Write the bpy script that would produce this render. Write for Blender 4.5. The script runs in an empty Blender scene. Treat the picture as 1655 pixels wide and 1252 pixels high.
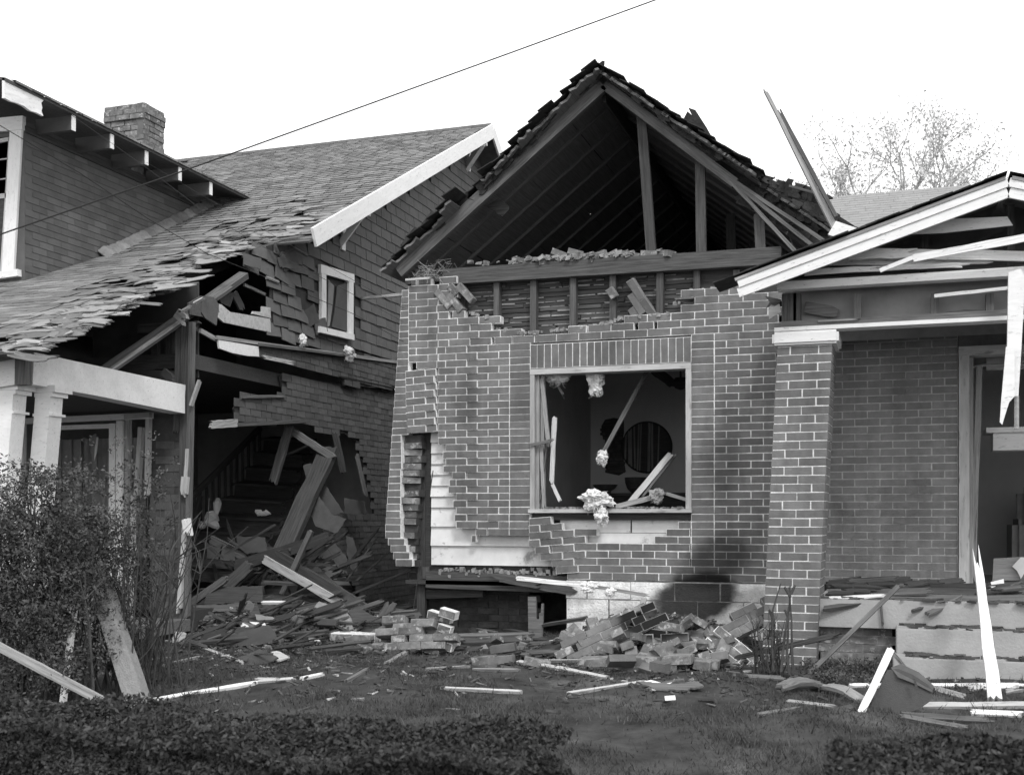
import bpy, math, random
import numpy as np
from mathutils import Vector, Matrix, Euler
random.seed(7); rng = np.random.default_rng(7)
SC = bpy.context.scene; COL = SC.collection
# ------------------------------------------------------------------ camera, sky, sun, exposure
TH = math.atan(.335); F = 1860.; H = 1.31; CU, CV = 827.5, 835.
SN, CS = math.sin(TH), math.cos(TH)
cam = bpy.data.cameras.new('camera'); co = bpy.data.objects.new('camera', cam); COL.objects.link(co)
co.location = (0, 0, H); co.rotation_euler = (math.pi/2, 0, TH)
cam.sensor_fit = 'HORIZONTAL'; cam.sensor_width = 36; cam.lens = 36*F/1655; cam.shift_y = (835-626)/1655
cam.dof.use_dof = True; cam.dof.focus_distance = 10.6; cam.dof.aperture_fstop = 4.0      # the foreground hedge is a little soft
cam.clip_start = .1; cam.clip_end = 900; SC.camera = co
W = bpy.data.worlds.new('World'); SC.world = W; W.use_nodes = True
nt = W.node_tree; bg = nt.nodes['Background']
sky = nt.nodes.new('ShaderNodeTexSky'); sky.sky_type = 'NISHITA'; sky.sun_disc = False
sky.sun_elevation = math.radians(48); sky.sun_rotation = math.radians(205); sky.dust_density = 4; sky.air_density = 1.5
bw = nt.nodes.new('ShaderNodeRGBToBW'); mx = nt.nodes.new('ShaderNodeMix'); mx.data_type = 'FLOAT'
nt.links.new(sky.outputs[0], bw.inputs[0]); nt.links.new(bw.outputs[0], mx.inputs[2])
mx.inputs[0].default_value = .85; mx.inputs[3].default_value = 15.0      # an even white overcast, a little of the clear sky under it
nt.links.new(mx.outputs[0], bg.inputs[0]); bg.inputs[1].default_value = .12
sl = bpy.data.lights.new('sun', 'SUN'); sl.energy = 1.7; sl.angle = math.radians(12); sl.color = (1, 1, 1)
so = bpy.data.objects.new('sun', sl); COL.objects.link(so)
sd = Vector((.42, -.62, .75)).normalized()                              # towards the sun
so.rotation_euler = sd.to_track_quat('Z', 'Y').to_euler()
SC.view_settings.view_transform = 'Standard'; SC.view_settings.look = 'None'
SC.view_settings.gamma = 1; SC.view_settings.use_curve_mapping = False; SC.view_settings.exposure = 0.0
SC.cycles.max_bounces = 8; SC.cycles.diffuse_bounces = 5
# ------------------------------------------------------------------ where a point of the photograph lies in the place
def ray(u, v):
    a = (u-CU)/F; b = (CV-v)/F
    return Vector((-SN+CS*a, CS+SN*a, b))
def _t(r, t): return Vector((r.x*t, r.y*t, H+r.z*t))
def at(u, v, Y): r = ray(u, v); return _t(r, Y/r.y)
def atX(u, v, X): r = ray(u, v); return _t(r, X/r.x)
def atZ(u, v, z): r = ray(u, v); return _t(r, (z-H)/r.z)
def atD(u, v, d): return _t(ray(u, v), d)
def proj(p):
    lat = p[0]*CS+p[1]*SN; d = -p[0]*SN+p[1]*CS
    return CU+F*lat/d, CV-F*(p[2]-H)/d
def inside(pt, poly):
    x, y = pt; r = False; n = len(poly)
    for i in range(n):
        x1, y1 = poly[i]; x2, y2 = poly[i-1]
        if (y1 > y) != (y2 > y) and x < (x2-x1)*(y-y1)/(y2-y1)+x1: r = not r
    return r
R = random.uniform
# ------------------------------------------------------------------ materials (all grey: the photograph is black and white)
def mat(name, base, var=.25, scale=8., rough=.85, bump=.3, grain=None, rnd=0., soot=False, spots=None, spec=.3, bscale=None, cracks=False, grad=None):
    m = bpy.data.materials.new(name); m.use_nodes = True; t = m.node_tree; N = t.nodes; L = t.links
    b = N['Principled BSDF']; b.inputs['Roughness'].default_value = rough
    b.inputs['Specular IOR Level'].default_value = spec
    tc = N.new('ShaderNodeTexCoord'); mp = N.new('ShaderNodeMapping'); L.new(tc.outputs['Object'], mp.inputs[0])
    oi = N.new('ShaderNodeObjectInfo')
    if grain: mp.inputs['Scale'].default_value = grain
    ad = N.new('ShaderNodeVectorMath'); ad.operation = 'ADD'; L.new(mp.outputs[0], ad.inputs[0])
    sc = N.new('ShaderNodeVectorMath'); sc.operation = 'SCALE'; sc.inputs[0].default_value = (37, 51, 23); L.new(oi.outputs['Random'], sc.inputs['Scale'])
    L.new(sc.outputs[0], ad.inputs[1])
    n1 = N.new('ShaderNodeTexNoise'); n1.inputs['Scale'].default_value = scale; n1.inputs['Detail'].default_value = 8; n1.inputs['Roughness'].default_value = .65
    L.new(ad.outputs[0], n1.inputs['Vector'])
    mr = N.new('ShaderNodeMapRange'); mr.inputs[1].default_value = .3; mr.inputs[2].default_value = .7
    mr.inputs[3].default_value = base*(1-var); mr.inputs[4].default_value = base*(1+var); L.new(n1.outputs[0], mr.inputs[0])
    out = mr.outputs[0]
    def mul(a, k):
        q = N.new('ShaderNodeMath'); q.operation = 'MULTIPLY'; L.new(a, q.inputs[0])
        if isinstance(k, (int, float)): q.inputs[1].default_value = k
        else: L.new(k, q.inputs[1])
        return q.outputs[0]
    if rnd:
        r2 = N.new('ShaderNodeMapRange'); r2.inputs[3].default_value = 1-rnd; r2.inputs[4].default_value = 1+rnd
        gi = N.new('ShaderNodeNewGeometry'); sm = N.new('ShaderNodeMath'); sm.operation = 'ADD'; L.new(gi.outputs['Random Per Island'], sm.inputs[0]); L.new(oi.outputs['Random'], sm.inputs[1])
        fr_ = N.new('ShaderNodeMath'); fr_.operation = 'FRACT'; L.new(sm.outputs[0], fr_.inputs[0]); L.new(fr_.outputs[0], r2.inputs[0]); out = mul(out, r2.outputs[0])
    if spots:                                       # dirt and flaking: (scale, threshold, value)
        n2 = N.new('ShaderNodeTexNoise'); n2.inputs['Scale'].default_value = spots[0]; n2.inputs['Detail'].default_value = 6
        n2.inputs['Roughness'].default_value = .7
        L.new(ad.outputs[0], n2.inputs['Vector'])
        r3 = N.new('ShaderNodeMapRange'); r3.inputs[1].default_value = spots[1]-.04; r3.inputs[2].default_value = spots[1]+.05
        L.new(n2.outputs[0], r3.inputs[0])
        mm = N.new('ShaderNodeMix'); mm.data_type = 'FLOAT'; L.new(r3.outputs[0], mm.inputs[0]); L.new(out, mm.inputs[2]); mm.inputs[3].default_value = spots[2]
        out = mm.outputs[0]
    if soot:                                        # scorch marks on the front wall, fixed to the wall
        ge = N.new('ShaderNodeNewGeometry'); sx = N.new('ShaderNodeSeparateXYZ'); L.new(ge.outputs['Position'], sx.inputs[0])
        nz = N.new('ShaderNodeTexNoise'); nz.inputs['Scale'].default_value = 5; nz.inputs['Detail'].default_value = 7; L.new(ge.outputs['Position'], nz.inputs['Vector'])
        st_ = N.new('ShaderNodeMapping'); st_.inputs['Scale'].default_value = (3.4, 3.4, .8); L.new(ge.outputs['Position'], st_.inputs[0])   # old weather streaks down the wall
        n5 = N.new('ShaderNodeTexNoise'); n5.inputs['Scale'].default_value = 1.; n5.inputs['Detail'].default_value = 6; n5.inputs['Roughness'].default_value = .7; L.new(st_.outputs[0], n5.inputs['Vector'])
        r5 = N.new('ShaderNodeMapRange'); r5.inputs[1].default_value = .32; r5.inputs[2].default_value = .68; r5.inputs[3].default_value = .74; r5.inputs[4].default_value = 1.18; L.new(n5.outputs[0], r5.inputs[0]); out = mul(out, r5.outputs[0])
        for (u, v, rx, rz, lo, soft, an) in ((1122, 968, .40, .24, .05, .38, .25), (1160, 905, .34, .20, .34, .75, .5), (1172, 745, .2, .30, .72, 1., 0), (752, 650, .14, .22, .72, 1., 0), (1215, 968, .22, .10, .6, .8, .3)):
            p = at(u, v, 10.24)
            def dif(sock, c0):
                q = N.new('ShaderNodeMath'); q.operation = 'SUBTRACT'; L.new(sock, q.inputs[0]); q.inputs[1].default_value = c0; return q.outputs[0]
            def plus(a_, b_):
                q = N.new('ShaderNodeMath'); q.operation = 'ADD'; L.new(a_, q.inputs[0]); L.new(b_, q.inputs[1]); return q.outputs[0]
            X_, Z_ = dif(sx.outputs[0], p.x), dif(sx.outputs[2], p.z); ca, sa = math.cos(an), math.sin(an)
            k1 = mul(plus(mul(X_, ca), mul(Z_, sa)), 1/rx); k2 = mul(plus(mul(X_, -sa), mul(Z_, ca)), 1/rz)
            s = N.new('ShaderNodeMath'); s.operation = 'ADD'; L.new(mul(k1, k1), s.inputs[0]); L.new(mul(k2, k2), s.inputs[1])
            s2 = N.new('ShaderNodeMath'); s2.operation = 'ADD'; L.new(s.outputs[0], s2.inputs[0]); L.new(mul(nz.outputs[0], 1.1), s2.inputs[1])
            r4 = N.new('ShaderNodeMapRange'); r4.interpolation_type = 'SMOOTHSTEP'; r4.inputs[1].default_value = 1.5-soft; r4.inputs[2].default_value = 1.5+soft
            r4.inputs[3].default_value = lo; r4.inputs[4].default_value = 1; L.new(s2.outputs[0], r4.inputs[0]); out = mul(out, r4.outputs[0])
    L.new(out, b.inputs['Base Color'])
    if bump:
        n3 = n1
        if bscale:
            n3 = N.new('ShaderNodeTexNoise'); n3.inputs['Scale'].default_value = bscale; n3.inputs['Detail'].default_value = 6; L.new(ad.outputs[0], n3.inputs['Vector'])
        bp = N.new('ShaderNodeBump'); bp.inputs['Strength'].default_value = bump; bp.inputs['Distance'].default_value = .01
        L.new(n3.outputs[0], bp.inputs['Height']); L.new(bp.outputs[0], b.inputs['Normal'])
    return m
WG = (1.2, 22, 22)
M = dict(
 brick=mat('brick', .15, .2, 9, bump=.35, rnd=.17, soot=True, spots=(6, .72, .24), bscale=60),
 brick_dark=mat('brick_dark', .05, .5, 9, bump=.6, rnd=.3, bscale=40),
 brick_broken=mat('brick_broken', .15, .5, 9, bump=.8, rnd=.25, spots=(14, .58, .36), bscale=30),
 mortar=mat('mortar', .78, .2, 25, bump=.5, soot=True, spots=(3, .68, .4), bscale=80),
 mortar_dull=mat('mortar_dull', .24, .45, 12, bump=.6, bscale=60, spots=(5, .6, .10)),
 brick_porch=mat('brick_porch', .20, .2, 9, bump=.35, rnd=.12, soot=True, spots=(6, .72, .24), bscale=60),
 mortar_porch=mat('mortar_porch', .5, .25, 25, bump=.5, soot=True, spots=(3, .60, .24), bscale=80),
 block=mat('block', .86, .15, 30, bump=.9, rnd=.08, soot=True, spots=(50, .64, .4), bscale=70),
 white=mat('white_paint', .78, .08, 3, rough=.6, bump=.25, spots=(7, .635, .36), grain=(2, 8, 8)),
 white_old=mat('weathered_white', .46, .18, 4, rough=.75, bump=.3, spots=(5, .60, .26), grain=(1, 6, 6)),
 siding=mat('siding_white', .68, .15, 4, rough=.7, bump=.25, spots=(4.5, .63, .28), rnd=.06),
 wood=mat('wood', .13, .45, 3, bump=.5, grain=WG, rnd=.15),
 wood_pale=mat('wood_pale', .30, .3, 3, bump=.4, grain=WG, rnd=.15, spots=(2, .62, .16)),
 wood_dark=mat('wood_dark', .072, .5, 3, bump=.5, grain=WG, rnd=.3),
 wood_black=mat('wood_black', .055, .45, 5, bump=.4, grain=WG, rnd=.35),
 roof=mat('roof_shingle', .175, .28, 10, bump=.5, rnd=.34, bscale=90, spots=(1.2, .62, .20)),
 roof_black=mat('roof_black', .032, .5, 14, bump=.8, rnd=.2, bscale=40),
 roof_grey=mat('roof_grey', .24, .15, 10, bump=.4, rnd=.05, bscale=60),
 wshing=mat('wall_shingle', .115, .14, 12, bump=.3, rnd=.16, bscale=70),
 tab=mat('siding_tab', .085, .2, 12, bump=.35, rnd=.22, bscale=90),
 tab_up=mat('dormer_siding', .10, .2, 3, bump=.35, rnd=.2, bscale=90),
 attic=mat('attic_wood', .16, .3, 3, bump=.2, grain=WG),
 felt=mat('felt', .05, .4, 6, bump=.3),
 tar=mat('tar_paper', .07, .3, 4, bump=.3, rnd=.3),
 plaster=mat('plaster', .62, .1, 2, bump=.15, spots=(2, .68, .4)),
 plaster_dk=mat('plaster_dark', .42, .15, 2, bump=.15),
 room=mat('room_wall', .26, .3, 2, bump=.15),
 fluff=mat('insulation', .72, .3, 14, rough=1, bump=.9, spots=(9, .62, .25), bscale=40),
 cloth=mat('cloth', .74, .12, 4, bump=.2, rough=.95),
 curtain=mat('curtain', .24, .25, 5, bump=.2, rough=.95),
 concrete=mat('concrete', .36, .14, 4, bump=.4, spots=(3, .68, .24), bscale=50),
 conc_post=mat('concrete_post', .26, .15, 20, bump=.7, spots=(60, .66, .18), bscale=80),
 metal=mat('metal', .085, .3, 8, rough=.5, bump=.1),
 screen=mat('screen', .06, .15, 40, rough=.6, bump=.4, bscale=150),
 wire=mat('wire', .03, .1, 5, bump=0),
 soil=mat('soil', .042, .75, 3, bump=1., bscale=18, spots=(1.7, .60, .095)),
 grass=mat('grass_blade', .066, .6, 2.5, bump=0),
 leaf=mat('leaf', .08, .5, 3, rough=.7, bump=0, spec=.15, rnd=.4),
 leaf_h=mat('hedge_leaf', .045, .5, 5, rough=.75, bump=0, spec=.12, rnd=.4),
 leaf_far=mat('hazed_blossom', .58, .2, 1, bump=0),  # pale blossom, with haze and flare put into the colour too
 twig=mat('twig', .06, .4, 10, bump=.3), twig_far=mat('hazed_branch', .38, .2, 3, bump=0),  # the far branches are lightened to stand for haze
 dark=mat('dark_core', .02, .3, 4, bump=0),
 paper=mat('paper', .75, .1, 5, bump=.1),
)
def glass_mat():
    m = bpy.data.materials.new('window_glass'); m.use_nodes = True; b = m.node_tree.nodes['Principled BSDF']
    b.inputs['Base Color'].default_value = (.9, .9, .9, 1); b.inputs['Roughness'].default_value = .05
    b.inputs['Transmission Weight'].default_value = .92; b.inputs['IOR'].default_value = 1.45
    return m
M['glass'] = glass_mat()
# ------------------------------------------------------------------ objects
WM = {}
def I(): return Matrix.Identity(4)
def link(name, data, parent=None, Mx=None, kind=None, label=None, cat=None, group=None):
    o = bpy.data.objects.new(name, data); COL.objects.link(o); Mx = Mx or I(); WM[o.name] = Mx
    if parent is not None:
        o.parent = parent; o.matrix_basis = WM[parent.name].inverted() @ Mx
    else: o.matrix_basis = Mx
    if kind: o['kind'] = kind
    if label: o['label'] = label
    if cat: o['category'] = cat
    if group: o['group'] = group
    return o
def thing(name, loc, label, cat, group=None):
    return link(name, None, None, Matrix.Translation(Vector(loc)), None, label, cat, group)
class MB:
    def __init__(s): s.v = []; s.f = []
    def add(s, vs, fs, Mx=None):
        n = len(s.v)
        for p in vs: s.v.append(tuple(Mx @ Vector(p)) if Mx else tuple(p))
        for f in fs: s.f.append(tuple(i+n for i in f))
        return s
    def box(s, lo, hi, Mx=None, j=0):
        x0, y0, z0 = lo; x1, y1, z1 = hi
        vs = [(x, y, z) for z in (z0, z1) for y in (y0, y1) for x in (x0, x1)]
        if j: vs = [(a+R(-j, j), b+R(-j, j), c+R(-j, j)) for a, b, c in vs]
        return s.add(vs, BF, Mx)
    def poly(s, pts, n, t):
        """outline pts (3D, planar) given a thickness t along n"""
        k = len(pts); n = Vector(n)
        vs = [Vector(p) for p in pts]+[Vector(p)+n*t for p in pts]
        nn = Vector((0, 0, 0))
        for i in range(k): nn += (vs[i]-vs[0]).cross(vs[(i+1) % k]-vs[0])
        fs = [tuple(range(k)), tuple(range(2*k-1, k-1, -1))]+[(i+k, (i+1) % k+k, (i+1) % k, i) for i in range(k)]
        if nn.dot(n) > 0: fs = [tuple(reversed(f)) for f in fs]
        return s.add(vs, fs)
    def tube(s, pts, r, sides=6):
        P = [Vector(p) for p in pts]; n0 = len(s.v); k = len(P)
        rr = r if isinstance(r, (list, tuple)) else [r]*k
        for i, p in enumerate(P):
            d = (P[min(i+1, k-1)]-P[max(i-1, 0)]).normalized()
            a = d.cross(Vector((0, 0, 1)) if abs(d.z) < .9 else Vector((1, 0, 0))).normalized(); b = d.cross(a)
            for q in range(sides):
                w = 2*math.pi*q/sides; s.v.append(tuple(p+(a*math.cos(w)+b*math.sin(w))*rr[i]))
        for i in range(k-1):
            for q in range(sides):
                q2 = (q+1) % sides; s.f.append((n0+i*sides+q, n0+i*sides+q2, n0+(i+1)*sides+q2, n0+(i+1)*sides+q))
        s.f.append(tuple(n0+q for q in range(sides-1, -1, -1))); s.f.append(tuple(n0+(k-1)*sides+q for q in range(sides)))
        return s
    def mesh(s, name, m):
        me = bpy.data.meshes.new(name); me.from_pydata(s.v, [], s.f); me.materials.append(M[m]); return me
    def build(s, name, m, parent=None, Mx=None, **k):
        return link(name, s.mesh(name, m), parent, Mx, **k)
BF = [(0, 2, 3, 1), (4, 5, 7, 6), (0, 1, 5, 4), (2, 6, 7, 3), (0, 4, 6, 2), (1, 3, 7, 5)]
def quads(name, V, m, parent=None, **k):
    """V: (n,4,3) array of quads -> one mesh"""
    n = len(V); me = bpy.data.meshes.new(name)
    me.vertices.add(4*n); me.vertices.foreach_set('co', V.reshape(-1).astype('f'))
    me.loops.add(4*n); me.loops.foreach_set('vertex_index', np.arange(4*n, dtype='i'))
    me.polygons.add(n); me.polygons.foreach_set('loop_start', np.arange(0, 4*n, 4, dtype='i'))
    me.polygons.foreach_set('loop_total', np.full(n, 4, dtype='i')); me.update(calc_edges=True)
    me.materials.append(M[m])
    o = link(name, me, parent, None, **k)
    if parent is not None:
        o.matrix_basis = WM[parent.name].inverted()
    return o
def frame(p, q, n=(0, -1, 0), roll=0):
    """local frame: x from p to q, z towards n"""
    x = (q-p).normalized(); z = Vector(n); z = z-x*z.dot(x)
    if z.length < 1e-3: z = Vector((0, 0, 1)); z = z-x*z.dot(x)
    z.normalize(); y = z.cross(x)
    Mx = Matrix(((x.x, y.x, z.x, p.x), (x.y, y.y, z.y, p.y), (x.z, y.z, z.z, p.z), (0, 0, 0, 1)))
    return Mx @ Matrix.Rotation(roll, 4, 'X')
def ragged(L, w, jag0, jag1):
    n = 5; o = []
    for i in range(n+1):
        y = -w/2+w*i/n; o.append((L+(R(-1, 1)*jag1), y))
    a = [(0+(R(-1, 1)*jag0), w/2-w*i/n) for i in range(n+1)]
    return o+a
def plank(name, p, q, w, t, m, parent=None, n=(0, -1, 0), roll=0, jag=(0, .04), bend=0, taper=1., **k):
    """a board from p to q, width w across the view, thickness t, with broken ends"""
    p = Vector(p); q = Vector(q); L = (q-p).length; Mx = frame(p, q, n, roll)
    S = 1 if bend == 0 and L < .35 else 6; wob = 0 if jag == (0, 0) else 1; b = MB(); e1 = [R(-1, 1)*jag[1] for _ in range(6)]; e0 = [R(-1, 1)*jag[0] for _ in range(6)]
    rows = []
    for i in range(S+1):
        f = i/S; row = []
        for j in range(6):
            x = L*f
            if i == 0: x += e0[j]
            if i == S: x += e1[j]
            e_ = R(-.055, .055)*w*wob if j in (0, 5) and 0 < i < S else 0
            row.append((x, (-w/2+w*j/5)*(1+(taper-1)*f)+e_, bend*math.sin(math.pi*f)+(R(-.002, .002)*wob if 0 < i < S else 0)))
        rows.append(row)
    nv = 6*(S+1)
    vs = [p_ for r_ in rows for p_ in r_]; vs += [(a, c, d-t) for a, c, d in vs]
    fs = []
    for i in range(S):
        for j in range(5):
            a = i*6+j; fs.append((a, a+6, a+7, a+1)); fs.append((a+nv, a+nv+1, a+nv+7, a+nv+6))
        a = i*6; fs.append((a, a+nv, a+nv+6, a+6)); a = i*6+5; fs.append((a, a+6, a+nv+6, a+nv))
    for j in range(5):
        fs.append((j, j+1, j+1+nv, j+nv)); a = S*6+j; fs.append((a, a+nv, a+nv+1, a+1))
    b.add(vs, fs)
    return b.build(name, m, parent, Mx, **k)
def beam(name, p, q, w, t, m, parent=None, n=(0, -1, 0), roll=0, **k):
    return plank(name, p, q, w, t, m, parent, n, roll, jag=(0, 0), **k)
def sheet(name, pix, Y, t, m, parent=None, X=None, **k):
    """a flat piece whose outline is given as seen in the photograph, standing in the plane of its wall; real thickness t"""
    pts = [at(u, v, Y) if X is None else atX(u, v, X) for u, v in pix]
    n = (0, 1, 0) if X is None else (-1, 0, 0)
    c = sum(pts, Vector((0, 0, 0)))/len(pts)
    b = MB().poly([p-c for p in pts], n, t)
    return b.build(name, m, parent, Matrix.Translation(c), **k)
# bricks -----------------------------------------------------------
BL, BH, JT = .2035, .0575, .0100
PITX, PITZ = BL+JT, .0667
def brick_mesh(m, L=BL, Hh=BH, D=.095, j=.0015):
    b = MB().box((-L/2, 0, -Hh/2), (L/2, D, Hh/2)); b.v = [(x+R(-j, j), y+R(-.0007, .0007), z+R(-j, j)) for x, y, z in b.v]; return b.mesh('brick', m)
BMESH = {}
def get_brick(m, L, Hh, D):
    key = (m, round(L, 3), round(Hh, 3), round(D, 3))
    if key not in BMESH: BMESH[key] = [brick_mesh(m, L, Hh, D) for _ in range(3)]
    return random.choice(BMESH[key])
def masonry(parent, cells, m='brick', mm='mortar', limit=300, mortar_name='mortar', key=None, jitter=.0008, recess=.0045, mortar=True):
    """cells: (Mx, L, H, D) with x along the course and the face at y=0 looking to -y. Mortar is one mesh that bears the bricks."""
    mb = MB()
    for Mx, L, Hh, D in (cells if mortar else []):
        mb.box((-L/2-JT/2, recess+R(-.0012, .0012), -Hh/2-.0046), (L/2+JT/2, D, Hh/2+.0046), Mx)
    wall = mb.build(mortar_name, mm, parent) if mortar is True else mortar(mortar_name, mm, parent)
    order = sorted(range(len(cells)), key=key) if key else list(range(len(cells)))
    rest = MB()
    for k, i in enumerate(order):
        Mx, L, Hh, D = cells[i]
        Mx = Mx @ Matrix.Translation((R(-1, 1)*.001, R(-1, 1)*jitter, R(-1, 1)*.0012)) @ Matrix.Rotation(R(-.006, .006), 4, 'Y')
        if k < limit: link('brick', get_brick(m, L, Hh, D), wall, Mx)
        else: rest.box((-L/2, 0, -Hh/2), (L/2, D, Hh/2), Mx, j=.001)
    if rest.v: rest.build('brick_rest', m, wall, kind='stuff')
    return wall
def fluff(name, c, r, m='fluff', parent=None, **k):
    """a torn wad of fibre: many small crumpled leaves round a lumpy core"""
    from mathutils import noise
    b = MB(); c = Vector(c); r = Vector(r); sd0 = Vector((R(0, 50), R(0, 50), 0))
    n1, n2 = 26, 34; vs = []; fs = []
    for i in range(n1+1):
        for j in range(n2):
            a = math.pi*i/n1; w = 2*math.pi*j/n2; dn = Vector((math.sin(a)*math.cos(w), math.sin(a)*math.sin(w), math.cos(a)))
            q = 1+.6*noise.noise(dn*1.3+sd0)+.4*noise.noise(dn*3.1+sd0)+.22*noise.noise(dn*7+sd0)+.18*noise.noise(dn*15+sd0)
            vs.append((r.x*math.sin(a)*math.cos(w)*q, r.y*math.sin(a)*math.sin(w)*q, r.z*math.cos(a)*q))
    for i in range(n1):
        for j in range(n2): fs.append((i*n2+j, (i+1)*n2+j, (i+1)*n2+(j+1) % n2, i*n2+(j+1) % n2))
    b.add(vs, fs)
    for _ in range(110):
        d = Vector((R(-1, 1), R(-1, 1), R(-1, 1))).normalized(); p = Vector((d.x*r.x, d.y*r.y, d.z*r.z))*(1+.55*noise.noise(d*1.3+sd0)+.45*noise.noise(d*3.1+sd0)+.35*noise.noise(d*7+sd0)); s = min(r)*R(.03, .11)
        e = Euler((R(0, 6), R(0, 6), R(0, 6))).to_matrix()
        b.add([p+e@Vector(q)*s for q in ((-1, -.6, 0), (.2, -1, .3), (1, .5, 0), (-.3, .9, -.3))], [(0, 1, 2, 3)])
    for _ in range(26):
        a = R(0, 6.28); p = Vector((math.cos(a)*r.x*.6, math.sin(a)*r.y*.6, -r.z*R(.3, .9))); L_ = max(r)*R(.2, .6); b.tube([p, p+Vector((R(-.02, .02), R(-.02, .02), -L_*.6)), p+Vector((R(-.03, .03), 0, -L_))], [min(r)*.07, min(r)*.04, .001], 4)
    return b.build(name, m, parent, Matrix.Translation(c), **k)
def leaves(P, size, up=.3):
    """(n,3) points -> (n,4,3) leaf quads of random tilt"""
    n = len(P); a = rng.normal(size=(n, 3)); a /= np.linalg.norm(a, axis=1)[:, None]
    b = rng.normal(size=(n, 3)); b -= a*(a*b).sum(1)[:, None]; b /= np.linalg.norm(b, axis=1)[:, None]
    s = size*rng.uniform(.6, 1.3, (n, 1))
    return np.stack([P-a*s, P-b*s*.45, P+a*s, P+b*s*.45], 1)
# ------------------------------------------------------------------ ground
def sst(a, b, x): x = min(1, max(0, (x-a)/(b-a))); return x*x*(3-2*x)
def G(x, y):
    return .17*sst(5.2, 8.8, y)+.018*math.sin(x*2.1+y*1.3)+.014*math.sin(x*4.7-y*3.9+1)+.01*math.sin(y*8+x*6.1)*(1 if y < 12 else 0)
def grd(u, v, dz=0.):
    """the point of the ground seen at (u, v)"""
    z = .1
    for _ in range(8):
        p = atZ(u, v, z); z = G(p.x, p.y)
    p = atZ(u, v, z); p.z += dz; return p
xs = sorted(set([-400, -200, -90, -45, -25, -16]+[round(-12+.12*i, 3) for i in range(134)]+[6, 9, 14, 25, 60, 150, 400]))
ys = sorted(set([-60, -20, -6, 0, 2]+[round(3+.12*i, 3) for i in range(80)]+[14, 16, 20, 30, 50, 90, 200, 600]))
g = MB(); g.v = [(x, y, G(x, y)+R(-.006, .006)) for y in ys for x in xs]; nx = len(xs)
g.f = [(j*nx+i, j*nx+i+1, (j+1)*nx+i+1, (j+1)*nx+i) for j in range(len(ys)-1) for i in range(nx-1)]
gr = g.build('ground', 'soil', kind='structure')
for p in gr.data.polygons: p.use_smooth = True
# grass: tufts of blades, thin where the path is worn
N = 280000
X = rng.uniform(-8.5, 3.5, N); Y = 3.6+rng.random(N)**1.15*7.0
nz = np.sin(X*1.7+np.sin(Y*2.3)*1.6)*np.sin(Y*2.9+X)+.5*np.sin(X*5.1+Y*4.3)
keep = (rng.random(N) < np.clip(.62-.75*nz-(Y-6.5)*.10, .05, 1))
X, Y = X[keep], Y[keep]; n = len(X)
Z = np.array([G(a, b) for a, b in zip(X, Y)])
P = np.stack([X, Y, Z], 1); an = rng.uniform(0, 6.28, n); w = rng.uniform(.002, .005, (n, 1)); h = rng.uniform(.010, .038, (n, 1))*np.where(rng.random((n, 1)) < .04, 2, 1)
dv = np.stack([np.cos(an), np.sin(an), 0*an], 1); ln = rng.normal(0, .55, (n, 3)); ln[:, 2] = 1
tip = P+ln*h
V = np.stack([P-dv*w-[0, 0, .004], P+dv*w-[0, 0, .004], tip+dv*w*.2, tip-dv*w*.2], 1)
quads('grass', V, 'grass', kind='stuff', label='short patchy lawn grass growing in front of the houses', cat='grass')

# ================================================================== THE BRICK HOUSE IN THE MIDDLE
YW = 10.24
def xw(u): return at(u, 700, YW).x
bh = thing('brick_house', (-2.6, YW, .15), 'brick bungalow with its gable blown open, big broken front window and scorched block foundation', 'house')
TOP = [(640, 440), (652, 450), (728, 450), (738, 470), (744, 503), (762, 507), (797, 517), (802, 532), (845, 540), (930, 532), (980, 524), (1000, 517), (1082, 508), (1087, 492), (1103, 489), (1106, 474), (1120, 470), (1195, 465), (1262, 470)]
BOT = [(1262, 942), (918, 940), (905, 925), (893, 915), (880, 902), (866, 888), (850, 876), (850, 866), (760, 872), (748, 862), (738, 852), (731, 830), (728, 800), (722, 770), (714, 755), (714, 722), (708, 716), (708, 700), (686, 702), (662, 690), (654, 600), (640, 600)]
WALLP = TOP+BOT
HOLE = [(915, 828), (1118, 820), (1118, 842), (1100, 842), (1085, 856), (1066, 872), (964, 874), (950, 860), (925, 858), (925, 842), (905, 838)]
wx0, wx1 = xw(857), xw(1117); wz1 = at(1000, 591, YW).z; wz0 = at(1000, 826, YW).z
zbase = at(1000, 937, YW).z
cells = []
nrow = 44; ztop_l = wz1+.235
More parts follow.
